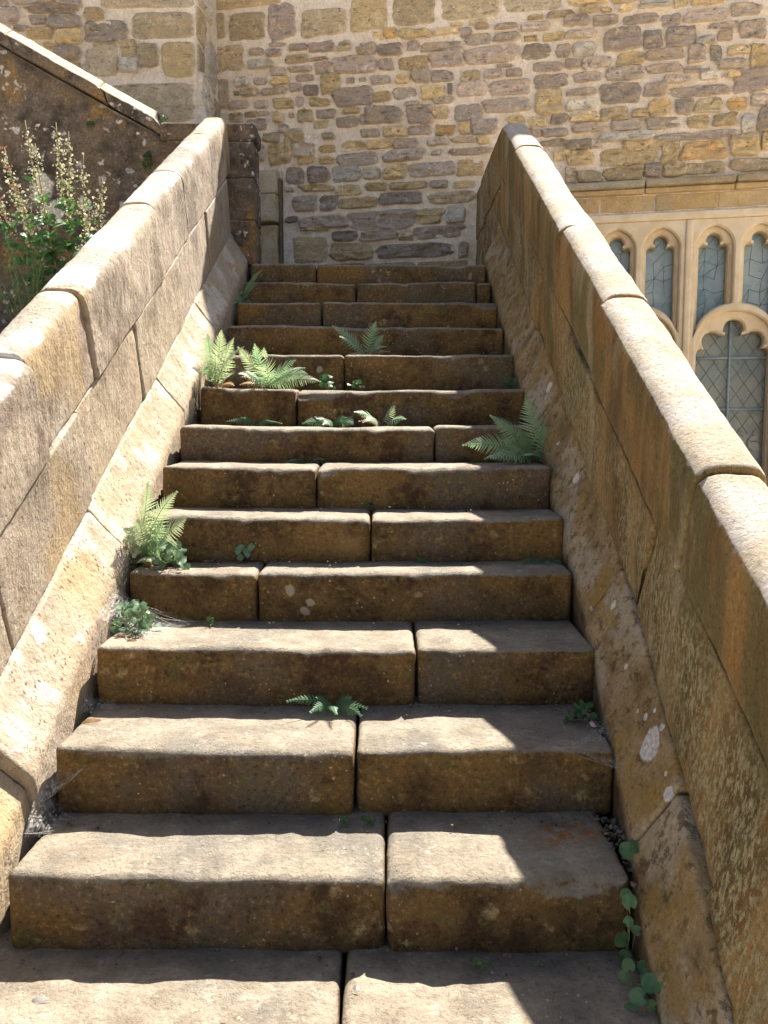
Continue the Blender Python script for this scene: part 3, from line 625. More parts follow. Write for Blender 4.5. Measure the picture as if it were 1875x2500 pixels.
def rubble_wall():
    fc = Facing(11); fc.traced(STONES)
    def skip(u0, u1, v0, v1):
        if u1 > WIN_U0-.04 and v0 < WIN_V1+.24 and v1 > .5: return True
        return u1 > -2.33 and u0 < 2.26 and v1 > 2.50 and v0 < 4.84
    fc.courses(-2.36, 3.6, .55, lambda u: float(gable_z(np.array([u]))), skip)
    fc.sheet(-2.5, WIN_U0, .0, gable_z); fc.sheet(WIN_U1, 3.9, .0, gable_z)
    fc.sheet(WIN_U0, WIN_U1, WIN_V1, gable_z); fc.sheet(WIN_U0, WIN_U1, .0, lambda u: u*0+WIN_V0)
    return fc
rubble_wall().build('rubble_wall', wall_to_world, M['rubble'], house)
# the body of the house behind the facing
def prism(poly, w0, w1):
    n = len(poly); V = [(u, w0, v) for u, v in poly] + [(u, w1, v) for u, v in poly]
    F = [list(range(n)), list(range(n, 2*n))[::-1]] + [[k, n+k, n+(k+1) % n, (k+1) % n] for k in range(n)]
    return wall_to_world(V), F
gz = lambda u: float(gable_z(np.array([u])))
body = [(-6.5, 0), (WIN_U0, 0), (WIN_U0, gz(WIN_U0)), (GU, gz(GU)), (-2.5, gz(-2.5)), (-6.5, gz(-6.5))]
V1 = [prism(body, -.02, -.55), prism([(WIN_U1, 0), (3.9, 0), (3.9, gz(3.9)), (WIN_U1, gz(WIN_U1))], -.02, -.55),
      prism([(WIN_U0, WIN_V1), (WIN_U1, WIN_V1), (WIN_U1, gz(WIN_U1)), (WIN_U0, gz(WIN_U0))], -.02, -.55),
      prism([(WIN_U0, 0), (WIN_U1, 0), (WIN_U1, WIN_V0), (WIN_U0, WIN_V0)], -.02, -.55),
      prism([(WIN_U0-.3, .2), (WIN_U1+.3, .2), (WIN_U1+.3, 3.0), (WIN_U0-.3, 3.0)], -.56, -.62)]
mesh_obj('wall_core', *join(V1), M['mortar'], house, smoothed=False)
# hood mould and frieze stones above the window
def wall_block_obj(name, u0, u1, w0, w1, v0, v1, mat, seed, r=.008, step=.03, low=.003, hi=.001, parent=None):
    c = np.array([(u0+u1)/2, (w0+w1)/2, (v0+v1)/2])
    V, Q = block(((u1-u0)/2, (w1-w0)/2, (v1-v0)/2), r, step, lambda V: wall_to_world(V+c), seed, low, hi, 5, 30)
    return mesh_obj(name, V, Q[:, ::-1], mat, parent or house)
us_ = [.70, 1.32, 1.98, 2.6, 3.3]
for n in range(4):
    wall_block_obj('hood_mould', us_[n], us_[n+1]-.004, -.02, .085, 3.008, 3.062, M['mould'], 600+n, r=.018, step=.02, low=.004)
    wall_block_obj('hood_mould', us_[n], us_[n+1]-.004, -.02, .045, 2.965, 3.006, M['ashlar'], 610+n, r=.014, step=.02)
for n, (a, b) in enumerate(((.62, .98), (.985, 1.40), (1.405, 1.86), (1.865, 2.33), (2.335, 2.9))):
    wall_block_obj('frieze_stone', a, b, -.05, .004, 2.84, 2.955, M['ashlar'], 620+n, r=.006)

# --- the traceried window
win = sub_empty('window', house)
from mathutils.geometry import delaunay_2d_cdt
def plate(name, outer, holes, w_front, depth, bev, mat):
    """A stone plate with moulded openings: front face set back from each opening by a splay."""
    def off(L, d):
        P = np.array(L); n = len(P); T = np.roll(P, -1, 0)-np.roll(P, 1, 0); T /= np.maximum(np.linalg.norm(T, axis=1, keepdims=True), 1e-9)
        return P + np.stack([T[:, 1], -T[:, 0]], 1)*d        # loops run counter-clockwise: outwards
    def inside(L, p):
        c = False; n = len(L); x, y = p
        for a in range(n):
            x0, y0 = L[a]; x1, y1 = L[(a+1) % n]
            if (y0 > y) != (y1 > y) and x < (x1-x0)*(y-y0)/(y1-y0)+x0: c = not c
        return c
    fr = [off(h, bev) for h in holes]
    loops = [np.array(outer)]+fr; pts, eds = [], []
    for L in loops:
        o = len(pts); n = len(L); pts += [Vector((float(p[0]), float(p[1]))) for p in L]; eds += [(o+k, o+(k+1) % n) for k in range(n)]
    v2, e2, f2 = delaunay_2d_cdt(pts, eds, [], 0, 1e-6)[:3]
    V = [(p.x, w_front, p.y) for p in v2]; F = []
    for f in f2:
        c = sum((v2[q] for q in f), Vector((0, 0)))/len(f)
        if inside(loops[0], c) and not any(inside(L, c) for L in fr): F.append(list(f)[::-1])
    for h, L in zip(holes, fr):
        n = len(h); o = len(V); rings = []
        for t, dw in ((1.0, 0), (.62, .10), (.42, .48), (.20, .62), (0, 1.0)):
            R_ = np.array(h)*(1-t)+L*t; rings.append([(p[0], w_front-bev*1.15*dw, p[1]) for p in R_])
        rings.append([(p[0], w_front-depth, p[1]) for p in np.array(h)])
        for r_ in rings: V += r_
        for q in range(len(rings)-1):
            for k in range(n): F.append([o+q*n+k, o+(q+1)*n+k, o+(q+1)*n+(k+1) % n, o+q*n+(k+1) % n])
    return mesh_obj(name, wall_to_world(V), F, mat, win, smoothed=False)
def arcpts(cx, cy, r, a0, a1, n=10):
    return [(cx+r*math.cos(R(a0+(a1-a0)*k/n)), cy+r*math.sin(R(a0+(a1-a0)*k/n))) for k in range(n+1)]
def low_arch(uc, u, half, spring, rise):
    x = abs(u-uc)/half
    return spring + rise*math.sqrt(max(0, 1-min(1, x)**2.1))
UCS = [1.293, 2.026, 2.76]           # lower lights; two upper lights stand over each
HALF = .297
def two_centre(uc, hw, vs_, rise, n=9):
    """pointed arch from right spring to left spring"""
    r = (hw*hw+rise*rise)/(2*hw); cxr = uc+hw-r; a = math.degrees(math.atan2(rise, uc-cxr))
    rt = arcpts(cxr, vs_, r, 0, a, n); lt = [(2*uc-x, y) for x, y in rt][::-1]
    return rt + lt[1:]
def upper_out(uc, lc, hw, vs_, rise, raise_):
    top = two_centre(uc, hw, vs_, rise)
    bot = [(uc-hw+2*hw*k/10, low_arch(lc, uc-hw+2*hw*k/10, HALF+.01, 1.80, .285)+raise_) for k in range(11)]
    return top + bot
def upper_in(uc, lc):
    """cusped head: shoulder lobes, cusps, top lobe"""
    hw = .108
    rt = [(uc+hw, 2.50)] + [(uc+hw, 2.557), (uc+.098, 2.573), (uc+.080, 2.580), (uc+.062, 2.578), (uc+.047, 2.570), (uc+.040, 2.575)]
    lobe = arcpts(uc, 2.612, .056, -32, 90, 9)
    right = rt + lobe
    left = [(2*uc-x, y) for x, y in right][::-1]
    bot = [(uc-hw+2*hw*k/10, low_arch(lc, uc-hw+2*hw*k/10, HALF+.01, 1.80, .285)+.012) for k in range(11)]
    return right + left[1:] + bot
def lower_out(uc, hw, spring, rise):
    top = [(uc+hw*math.cos(math.pi*k/24), spring+rise*max(0, math.sin(math.pi*k/24))**.95) for k in range(25)]
    return top + [(uc-hw, .62), (uc+hw, .62)]
def lower_in(uc):
    rt = [(uc+.272, .66), (uc+.272, 1.735), (uc+.262, 1.762), (uc+.243, 1.776), (uc+.222, 1.772)]
    rt += arcpts(uc+.157, 1.832, .076, -48, 128, 12) + arcpts(uc, 1.925, .076, -38, 90, 9)
    lt = [(2*uc-x, y) for x, y in rt][::-1]
    return rt + lt[1:]
LIGHTS = [(c+d, c) for c in UCS for d in (-.170, .166)]
outer = [(WIN_U0, WIN_V0), (WIN_U1, WIN_V0), (WIN_U1, 2.755), (WIN_U0, 2.755)]
def ccw(L):
    a = sum(L[k][0]*L[(k+1) % len(L)][1]-L[(k+1) % len(L)][0]*L[k][1] for k in range(len(L))); L = L if a > 0 else L[::-1]
    return [p for k, p in enumerate(L) if abs(p[0]-L[k-1][0])+abs(p[1]-L[k-1][1]) > 1e-5]
plate('mullion_frame', outer, [ccw(upper_out(u, lc, .137, 2.545, .165, .036)) for u, lc in LIGHTS]+[ccw(lower_out(c, .287, 1.80, .258)) for c in UCS], .0, .085, .018, M['window'])
plate('tracery', outer, [ccw(upper_in(u, lc)) for u, lc in LIGHTS]+[ccw(lower_in(c)) for c in UCS], -.072, .12, .020, M['window'])
wall_block_obj('window_head', WIN_U0-.03, WIN_U1+.03, -.16, .022, 2.760, 2.822, M['window'], 640, r=.012, low=.001, hi=.0005, parent=win)
wall_block_obj('window_head', WIN_U0-.03, WIN_U1+.03, -.16, -.003, 2.735, 2.762, M['window'], 641, r=.008, low=.001, hi=.0005, parent=win)
for uc in (1.662, 2.395):
    wall_block_obj('mullion', uc-.028, uc+.028, -.15, .018, .6, 2.758, M['window'], 645, r=.018, step=.05, low=.001, hi=.0004, parent=win)
for uc, lc in LIGHTS:
    V, F = prism([(uc-.12, 1.9), (uc+.12, 1.9), (uc+.12, 2.70), (uc-.12, 2.70)], -.205, -.215)
    mesh_obj('glass_pane', V, F, M['glass_up'], win, smoothed=False)
    rr = random.Random(int(uc*100)); L = []
    def strip(p, q, w=.0022):
        a = np.array(wall_to_world([(p[0], -.203, p[1])])[0]); b = np.array(wall_to_world([(q[0], -.203, q[1])])[0])
        L.append(tube([a, (a+b)/2, b], w, 4))
    pts = {(i, j): (uc-.12+.08*i+(rr.uniform(-.012, .012) if 0 < i < 3 else 0), 2.0+.11*j+.03*(i % 2)+rr.uniform(-.01, .01)) for i in range(4) for j in range(7)}
    for i in range(4):
        for j in range(7):
            if i < 3 and rr.random() < .6: strip(pts[i, j], pts[i+1, j])
            if j < 6 and 0 < i < 3 and rr.random() < .75: strip(pts[i, j], pts[i, j+1])
            if i < 3 and j < 6 and rr.random() < .3: strip(pts[i, j], pts[i+1, j+1])
    mesh_obj('lead_came', *join(L), M['lead'], win)
for uc in UCS:
    V, F = prism([(uc-.285, .62), (uc+.285, .62), (uc+.285, 2.05), (uc-.285, 2.05)], -.206, -.216)
    mesh_obj('glass_pane', V, F, M['glass_low'], win, smoothed=False)
    L = []; sp = .128; asp = 1.45
    def clip_seg(u0, v0, s):
        # diamond lead lines inside the light
        pts = []
        for k in range(0, 101):
            u = uc-.28+.56*k/100; v = v0+s*(u-uc)*asp
            if 1.10 < v < 2.02: pts.append((u, -.204, v))
        if len(pts) > 2:
            P = wall_to_world([pts[0], pts[len(pts)//2], pts[-1]]); L.append(tube(P, .0024, 4))
    for k in range(-4, 14):
        clip_seg(uc, 1.0+k*sp*asp/1.1, 1); clip_seg(uc, 1.0+k*sp*asp/1.1, -1)
    rr = random.Random(5)
    for k in range(14):
        u = uc+rr.uniform(-.24, .24); v = rr.uniform(.68, 1.08); a = rr.uniform(0, 6.28)
        P = wall_to_world([(u+.07*math.cos(a+.35*j), -.204, v+.07*math.sin(a+.35*j)) for j in range(8)]); L.append(tube(P, .0024, 4))
    mesh_obj('lead_came', *join(L), M['lead'], win)
    for v in (1.708, 1.301, .896):
        P = wall_to_world([(uc-.285, -.186, v), (uc, -.186, v), (uc+.285, -.186, v)])
        mesh_obj('glazing_bar', *tube(P, .0105, 8), M['iron'], win)
    P = wall_to_world([(uc-.005, -.172, .62), (uc-.005, -.172, 1.3), (uc-.005, -.172, 1.99)])
    mesh_obj('glazing_bar', *tube(P, .0105, 8), M['iron'], win)

# --- buttress of larger stones at the upper left, and the blocked door jamb on the landing
BPIV = (-1.49, 6.95); BROT = R(-2.5)
but = sub_empty('buttress', house)
def but_world(U):
    U = np.asarray(U, float); c, n = math.cos(BROT), math.sin(BROT)
    return np.stack([BPIV[0]+U[:, 0]*c+U[:, 1]*n, BPIV[1]+U[:, 0]*n-U[:, 1]*c, U[:, 2]], 1)
fc = Facing(23); fc.traced(BUTT)
fc.courses(-2.6, -.03, 1.0, lambda u: 5.2, lambda a, b, v0, v1: v1 > 3.5 and v0 < 4.63 and b > -1.9)
fc.sheet(-2.6, .0, .8, lambda u: u*0+5.2); fc.build('front_masonry', but_world, M['rubble'], but)
fr2 = Facing(29)
for a, b, v0, v1, c in ((.01, .30, 3.30, 3.62, 'w'), (.01, .42, 3.64, 3.90, 'w'), (.02, .26, 3.92, 4.12, 'b'), (.28, .60, 3.92, 4.25, 'w'), (.01, .25, 4.14, 4.40, 'b'), (.01, .5, 4.42, 4.8, 'w'), (.45, .72, 3.5, 3.9, 'b'), (.01, .3, 2.9, 3.28, 'b')):
    fr2.stone(a, b, v0, v1, c)
fr2.sheet(0, .80, .8, lambda u: u*0+5.2)
fr2.build('return_masonry', lambda U: but_world(np.stack([U[:, 1], -U[:, 0], U[:, 2]], 1)), M['rubble'], but)
V, F = prism([(0, 0), (1, 0), (1, 1), (0, 1)], 0, 1)
bx = np.array([(a, b, c) for a in (-2.59, -.012) for b in (-.8, -.02) for c in (.2, 5.2)])
mesh_obj('masonry_core', but_world(bx), [[0, 1, 3, 2], [4, 6, 7, 5], [0, 4, 5, 1], [2, 3, 7, 6], [0, 2, 6, 4], [1, 5, 7, 3]], M['mortar'], but, smoothed=False)
# jamb slabs
for (v0, v1, u0, u1, w, s_) in ((2.19, 2.855, -1.90, -1.665, .12, 750), (2.875, 3.10, -1.91, -1.66, .16, 751), (3.11, 3.30, -1.90, -1.665, .13, 752)):
    wall_block_obj('door_jamb', u0, u1, -.02, w, v0, v1, M['jamb'], s_, r=.014, step=.02, low=.005, hi=.0016)
wall_block_obj('shadow_strip', -1.655, -1.643, .0, .075, 2.19, 3.24, mat_simple('shadow_strip_brown', (.10, .075, .05), (.19, .14, .085), 30, .85, .5), 755, r=.004, step=.03, low=.003)  # thin dark strip standing in for the shadow line beside the jamb

# ------------------------------------------------------------------ ground
def sheet(name, x0, x1, y0, y1, z, mat, n=60):
    gx = np.linspace(x0, x1, n); gy = np.linspace(y0, y1, n)
    V = np.array([(a, b, z) for a in gx for b in gy]); V[:, 2] += .02*fbm(V, .8, 3, 4)
    I = np.arange(n*n).reshape(n, n); q = np.stack([I[:-1, :-1], I[1:, :-1], I[1:, 1:], I[:-1, 1:]], -1).reshape(-1, 4)
    o = mesh_obj(name, V, q, mat); o['kind'] = 'structure'; return o
sheet('ground', -60, 60, -60, 60, -.25, M['ground'])

# ------------------------------------------------------------------ ferns and small plants
def frond(base, tip, width, mat, parent, seed, curl=.0):
    """One fern frond: an arching stalk with toothed pinnae on both sides."""
    rr = random.Random(seed); B = np.array(base); T = np.array(tip); L = np.linalg.norm(T-B)
    n = int(min(26, max(13, L/.0115))); t = np.linspace(0, 1, n)
    up = np.array([0, 0, 1.0]); bow = .16*L
    mid = (B+T)/2 + up*bow + np.array([rr.uniform(-.1, .1)*L, -.05*L, 0])
    C = (1-t)[:, None]**2*B + 2*(t*(1-t))[:, None]*mid + (t**2)[:, None]*T
    Tn = np.gradient(C, axis=0); Tn /= np.linalg.norm(Tn, axis=1, keepdims=True)
    view = np.array([rr.uniform(-.35, .35), -.8, rr.uniform(.25, .75)])
    parts = []
    V, F = tube(C, np.linspace(.0016, .0006, n), 4); parts.append((V, F))
    for i in range(2, n):
        q = t[i]; side = np.cross(Tn[i], view); side /= np.linalg.norm(side); nrm = np.cross(side, Tn[i])
        prof = min(1, (q-.04)/.28)**.8*(1-max(0, (q-.3)/.72)**1.35)
        l = max(.006, width*.64*prof)
        w = L/n*.62
        for sgn in (-1, 1):
            a = rr.uniform(.22, .42) + .45*q; d = side*sgn*math.cos(a) + Tn[i]*math.sin(a); d += nrm*rr.uniform(-.18, .05); d /= np.linalg.norm(d)
            e = np.cross(d, nrm); e /= np.linalg.norm(e)
            m = 9; o = C[i]; up_, lo_ = [], []
            for k in range(m+1):
                u = k/m; h = w*.62*(1-u**1.6)*(1.0 if k % 2 == 0 else .62) + .0004
                p = o + d*l*u - nrm*l*.22*u*u
                up_.append(p+e*h); lo_.append(p-e*h)
            V = np.array(up_+lo_); F = [[k, k+1, m+1+k+1, m+1+k] for k in range(m)]
            parts.append((V, F))
    V, F = join(parts); return mesh_obj('frond', V, F, mat, parent, smoothed=False)
def fern(base, tips, width, label, seed, mats, group='ferns growing on the steps'):
    o = thing('fern', base, label, 'fern', group)
    for k, tp in enumerate(tips):
        w = width*(.95+.4*random.Random(seed+k).random())
        frond(np.array(base)+np.array([random.Random(seed*3+k).uniform(-.012, .012), 0, 0]), tp, w, mats[k % len(mats)], o, seed+k)
    if width > .055:                       # spent brown fronds hanging under the live ones
        r2 = random.Random(seed+77)
        for k in range(3):
            frond(base, (base[0]+r2.uniform(-.14, .14), base[1]-r2.uniform(.05, .13), base[2]+r2.uniform(.0, .05)), width*.6, M['brown_leaf'], o, seed+90+k)
    return o
P_, G_, D_ = M['fern_pale'], M['fern'], M['fern_dark']
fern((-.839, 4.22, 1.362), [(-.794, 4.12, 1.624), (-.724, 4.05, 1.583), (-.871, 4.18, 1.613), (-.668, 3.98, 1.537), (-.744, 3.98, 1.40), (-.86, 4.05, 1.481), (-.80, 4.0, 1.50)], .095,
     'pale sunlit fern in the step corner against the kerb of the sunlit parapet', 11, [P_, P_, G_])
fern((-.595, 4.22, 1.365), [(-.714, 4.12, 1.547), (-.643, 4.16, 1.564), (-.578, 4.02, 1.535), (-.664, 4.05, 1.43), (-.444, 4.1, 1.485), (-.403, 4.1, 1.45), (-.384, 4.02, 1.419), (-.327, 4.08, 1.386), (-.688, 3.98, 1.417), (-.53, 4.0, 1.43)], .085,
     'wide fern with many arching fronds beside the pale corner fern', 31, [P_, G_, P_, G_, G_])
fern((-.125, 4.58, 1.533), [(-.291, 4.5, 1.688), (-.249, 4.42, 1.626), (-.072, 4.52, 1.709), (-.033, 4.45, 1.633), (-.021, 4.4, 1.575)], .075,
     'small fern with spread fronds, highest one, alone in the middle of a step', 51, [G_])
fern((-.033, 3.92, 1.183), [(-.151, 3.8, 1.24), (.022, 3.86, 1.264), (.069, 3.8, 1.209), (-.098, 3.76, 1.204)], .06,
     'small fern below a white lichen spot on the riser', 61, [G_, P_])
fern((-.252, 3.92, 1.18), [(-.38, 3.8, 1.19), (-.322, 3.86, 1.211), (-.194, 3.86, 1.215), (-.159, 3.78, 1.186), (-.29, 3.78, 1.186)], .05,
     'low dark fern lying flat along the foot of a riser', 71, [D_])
fern((.608, 3.55, 1.03), [(.55, 3.5, 1.295), (.4, 3.42, 1.219), (.287, 3.34, 1.108), (.628, 3.5, 1.175), (.439, 3.34, 1.124), (.367, 3.3, 1.057), (.501, 3.4, 1.18), (.53, 3.3, 1.07), (.60, 3.4, 1.09)], .10,
     'large green fern against the kerb of the shaded parapet', 81, [G_])
fern((-.862, 2.99, .70), [(-.830, 2.95, .988), (-.726, 2.92, .958), (-.672, 2.82, .882), (-.845, 2.86, .869), (-.774, 2.9, .856), (-.737, 2.78, .783), (-.82, 2.84, .80), (-.79, 2.80, .74)], .095,
     'tall pale fern over round leaves in the corner by the sunlit kerb', 101, [P_, P_, P_, P_, G_, G_])
fern((-.165, 2.46, .362), [(-.286, 2.36, .41), (-.218, 2.33, .39), (-.066, 2.36, .392), (-.081, 2.33, .38), (-.206, 2.4, .407), (-.112, 2.4, .407), (-.148, 2.32, .389)], .035,
     'tiny dark fern spreading under the riser of a lower step', 121, [D_])
fern((.56, 3.02, .70), [(.45, 2.94, .715), (.50, 2.92, .712), (.59, 2.93, .716), (.54, 2.9, .712)], .03, 'tiny flat fern at the end of a step by the shaded parapet', 141, [D_])
fern((.585, 4.25, 1.352), [(.53, 4.2, 1.40), (.56, 4.18, 1.42), (.61, 4.2, 1.41), (.58, 4.15, 1.38)], .035, 'tiny bluish fern at the step end above the large green fern', 151, [D_])
fern((-.60, 3.92, 1.18), [(-.72, 3.84, 1.20), (-.66, 3.85, 1.215), (-.53, 3.84, 1.20), (-.48, 3.82, 1.19)], .03, 'tiny fern sprig at the foot of a riser near the sunlit kerb', 161, [D_])
fern((-.33, 3.60, 1.025), [(-.42, 3.5, 1.035), (-.36, 3.52, 1.06), (-.27, 3.5, 1.045)], .025, 'thin dark fern sprig over the edge of a middle step', 171, [D_])

def leaf_disc(c, nrm, rad, rr, lobes=3):
    nrm = np.array(nrm, float); nrm /= np.linalg.norm(nrm)
    a = np.cross(nrm, [.3, .2, .9]); a /= np.linalg.norm(a); b = np.cross(nrm, a)
    m = 15; ph = rr.uniform(0, 6.28); V = [np.array(c)]
    for k in range(m):
        t = 2*math.pi*k/m; q = rad*(1+.16*math.cos(lobes*t))*(1 if k else .55)
        V.append(np.array(c) + q*(math.cos(t+ph)*a+math.sin(t+ph)*b) + nrm*rad*.18*math.sin(2*t))
    return np.array(V), [[0, 1+k, 1+(k+1) % m] for k in range(m)]
def herb(name, base, ext, n, rad, mat, label, seed, cat='weed', lobes=3, stems=True, group='small weeds in the step joints'):
    """cluster of stalked lobed leaves over a base; ext = half sizes of the cluster"""
    rr = random.Random(seed); B = np.array(base); o = thing(name, base, label, cat, group); L, S = [], []
    for k in range(n):
        x = rr.uniform(-1, 1); z = rr.random()**.8
        p = B + np.array([ext[0]*x*(1-.45*z), -ext[1]*rr.random()-.004, ext[2]*z+.004])
        L.append(leaf_disc(p, (rr.uniform(-.5, .5), -1+rr.uniform(-.3, .5), rr.uniform(.2, 1.1)), rad*rr.uniform(.65, 1.15), rr, lobes))
        if stems: S.append(tube([B+np.array([ext[0]*.3*x, 0, 0]), (B+p)/2+np.array([0, 0, .01]), p], .0009, 4))
    mesh_obj('leaves', *join(L), mat, o)
    if S: mesh_obj('stalks', *join(S), M['stem'], o)
    return o
herb('clover_patch', (-.745, 2.93, .70), (.07, .08, .085), 42, .016, M['herb'], 'dense patch of round clover-like leaves at the foot of the tall pale fern', 201, 'clover')
herb('clover_patch', (-.885, 2.94, .70), (.035, .07, .13), 26, .011, M['fern_pale'], 'pale leaves squeezed between tall fern and sunlit kerb', 202, 'clover')
herb('weed', (-.505, 3.01, .70), (.038, .05, .06), 15, .013, M['herb'], 'little weed of a dozen round leaves in front of a step riser', 203)
herb('clover_patch', (-.80, 2.68, .535), (.075, .08, .09), 44, .014, M['herb'], 'sunlit clover patch hanging over a cobweb beside the kerb', 204, 'clover')
herb('weed', (-.30, 4.2, 1.355), (.035, .06, .06), 12, .017, M['herb_dark'], 'dark green weed at the open joint right of the wide fern', 205)
herb('weed', (-.165, 4.2, 1.355), (.035, .05, .04), 7, .014, M['herb_dark'], 'small weed below a pale dot on the riser', 206)
herb('weed', (.535, 2.36, .36), (.045, .06, .055), 34, .008, M['herb_dark'], 'mossy dark green weed in the corner of a lower step by the shaded kerb', 207)
herb('weed', (-.115, 2.10, .18), (.014, .02, .016), 6, .006, M['herb_dark'], 'tiny weed right of the long joint on a low step', 208)
herb('weed', (-.055, 2.10, .18), (.026, .02, .015), 7, .006, M['herb_dark'], 'tiny spreading weed left of a low step corner block', 209)
herb('weed', (.20, 1.79, .003), (.03, .03, .02), 8, .006, M['herb_dark'], 'tiny sprig under the bottom riser', 210)
herb('weed', (-.07, 3.28, .86), (.014, .03, .03), 6, .010, M['herb_dark'], 'tiny two-leaved weed at a joint halfway up the steps', 211)
herb('weed', (-.58, 2.74, .535), (.018, .03, .03), 7, .007, M['herb_dark'], 'tiny sprout under a riser near the sunlit clover patch', 212)
herb('weed', (.11, 2.99, .70), (.016, .03, .02), 6, .007, M['herb_dark'], 'tiny sprout at the middle of a sunlit step back', 213)
herb('pennywort', (.535, 1.80, .0), (.04, .07, .18), 9, .015, M['penny'], 'round-leaved pennywort climbing out of the gap beside the bottom riser', 221, 'pennywort', 0)
herb('pennywort', (.535, 1.72, -.02), (.055, .10, .075), 14, .016, M['penny'], 'clump of pennywort leaves at the end of the lowest slab', 222, 'pennywort', 0)
herb('pennywort', (.565, 1.94, .17), (.03, .05, .05), 4, .018, M['penny'], 'pair of bright pennywort leaves over the rubble-filled gap', 223, 'pennywort', 0)
herb('weed', (-1.52, 5.60, 2.78), (.03, .02, .10), 20, .014, M['herb_dark'], 'dark tuft rooted in the garden wall under the end of the raking coping', 224)
herb('weed', (-1.40, 5.565, 3.055), (.025, .02, .06), 10, .010, M['herb_dark'], 'tuft on top of the garden wall where raking and flat coping meet', 225)
herb('weed', (-1.87, 5.60, 3.03), (.03, .02, .03), 10, .010, M['herb_dark'], 'tuft clinging to the garden wall face below the raking coping', 226)

def blade(base, tip, w, parent, mat, seed):
    rr = random.Random(seed); B, T = np.array(base), np.array(tip); t = np.linspace(0, 1, 10); mid = (B+T)/2+np.array([0, 0, .25*np.linalg.norm(T-B)])
    C = (1-t)[:, None]**2*B+2*(t*(1-t))[:, None]*mid+(t**2)[:, None]*T
    Tn = np.gradient(C, axis=0); S = np.cross(Tn, [.2, -1, .5]); S /= np.linalg.norm(S, axis=1, keepdims=True)
    h = w*np.sin(np.pi*np.clip(t*.92+.06, 0, 1))**.7*(1+.25*np.sin(t*22))
    V = np.concatenate([C+S*h[:, None], C-S*h[:, None]]); return V, [[k, k+1, 11+k, 10+k] for k in range(9)]
st_ = thing('hart_tongue', (-.89, 5.2, 1.875), 'strap-leaved green plant at the upper step end below the landing corner', 'plant')
for k, tp in enumerate([(-.734, 5.1, 2.077), (-.925, 5.1, 2.002), (-.805, 5.08, 1.888), (-.90, 5.05, 1.874), (-.759, 5.1, 2.002), (-.85, 5.06, 1.95), (-.95, 5.05, 1.93)]):
    mesh_obj('frond', *blade((-.89, 5.2, 1.88), tp, .013, st_, None, k), M['fern'] if k % 2 else M['herb'], st_)

ter = flat_block(None, 'terrace_ground', -3.6, -1.18, 4.55, 5.60, -.4, 1.68, M['soil'], 540, r=.05, step=.06, low=.03, hi=.006); ter['kind'] = 'structure'
# valerian going to seed between the left parapet and the garden wall
vr = thing('valerian_plant', (-1.80, 5.03, 1.67), 'tall leafy valerian with pale seed heads and a few red flowers', 'plant')
stems = [((-2.02, 4.95, 2.86), .9), ((-1.95, 4.9, 2.72), .7), ((-1.86, 4.98, 2.86), 1.0), ((-1.78, 4.95, 2.80), 1.0), ((-1.72, 5.0, 2.70), .8), ((-2.12, 4.9, 2.70), .9),
         ((-2.20, 4.85, 2.62), .8), ((-1.60, 4.95, 2.55), .7), ((-2.04, 4.85, 2.50), .7), ((-1.66, 4.9, 2.42), .7)]
for k, (tp, sc_) in enumerate(stems):
    rr = random.Random(900+k); B = np.array([-1.80+rr.uniform(-.06, .06), 5.03+rr.uniform(-.04, .04), 1.66]); T = np.array(tp); t = np.linspace(0, 1, 12)
    mid = (B+T)/2+np.array([(T[0]-B[0])*.25, -.03, -.02]); C = (1-t)[:, None]**2*B+2*(t*(1-t))[:, None]*mid+(t**2)[:, None]*T
    mesh_obj('stem', *tube(C, np.linspace(.005, .0024, 12), 5), M['stem'], vr)
    L = []
    for q in range(40):
        f = rr.uniform(.30, .74); p = C[int(f*11)]
        a = rr.uniform(0, 6.28); d = np.array([math.cos(a), -.5+.5*math.sin(a), rr.uniform(-.4, .5)]); l = rr.uniform(.06, .115)*(1.15-f*.7)
        L.append(blade(p, p+d*l, l*.23, None, None, q))
    mesh_obj('foliage', *join(L), M['valer'], vr)
    L = []
    red = k in (5, 6)
    for q in range(int(130*sc_)):
        f = rr.uniform(.62, 1.0)**.9; p = C[min(11, int(f*11))]+(C[11]-C[10])*rr.uniform(-.5, .6)
        sp_ = .034*(1.2-f)+.007
        e = p+np.array([rr.gauss(0, sp_), rr.gauss(0, sp_), rr.gauss(0, .016)])
        L.append(leaf_disc(e, (rr.uniform(-1, 1), -1, rr.uniform(-.2, 1)), rr.uniform(.004, .0085), rr, 2))
        if q % 3 == 0: L.append(tube([p, (p+e)/2+np.array([0, 0, .004]), e], .0009, 3))
    mesh_obj('blossoms', *join(L), M['seed'], vr)
    if red:
        L = [leaf_disc(C[11-q % 4]+np.array([rr.gauss(0, .018), rr.gauss(0, .012), rr.gauss(0.0, .016)]), (rr.uniform(-.6, .6), -1, .4), rr.uniform(.006, .011), rr, 3) for q in range(16)]
        mesh_obj('blossoms', *join(L), M['petal'], vr)
fe = thing('feathery_shrub', (-2.0, 4.9, 1.65), 'low feathery green shrublet below the valerian, behind the sunlit parapet', 'shrub')
L = []; S = []
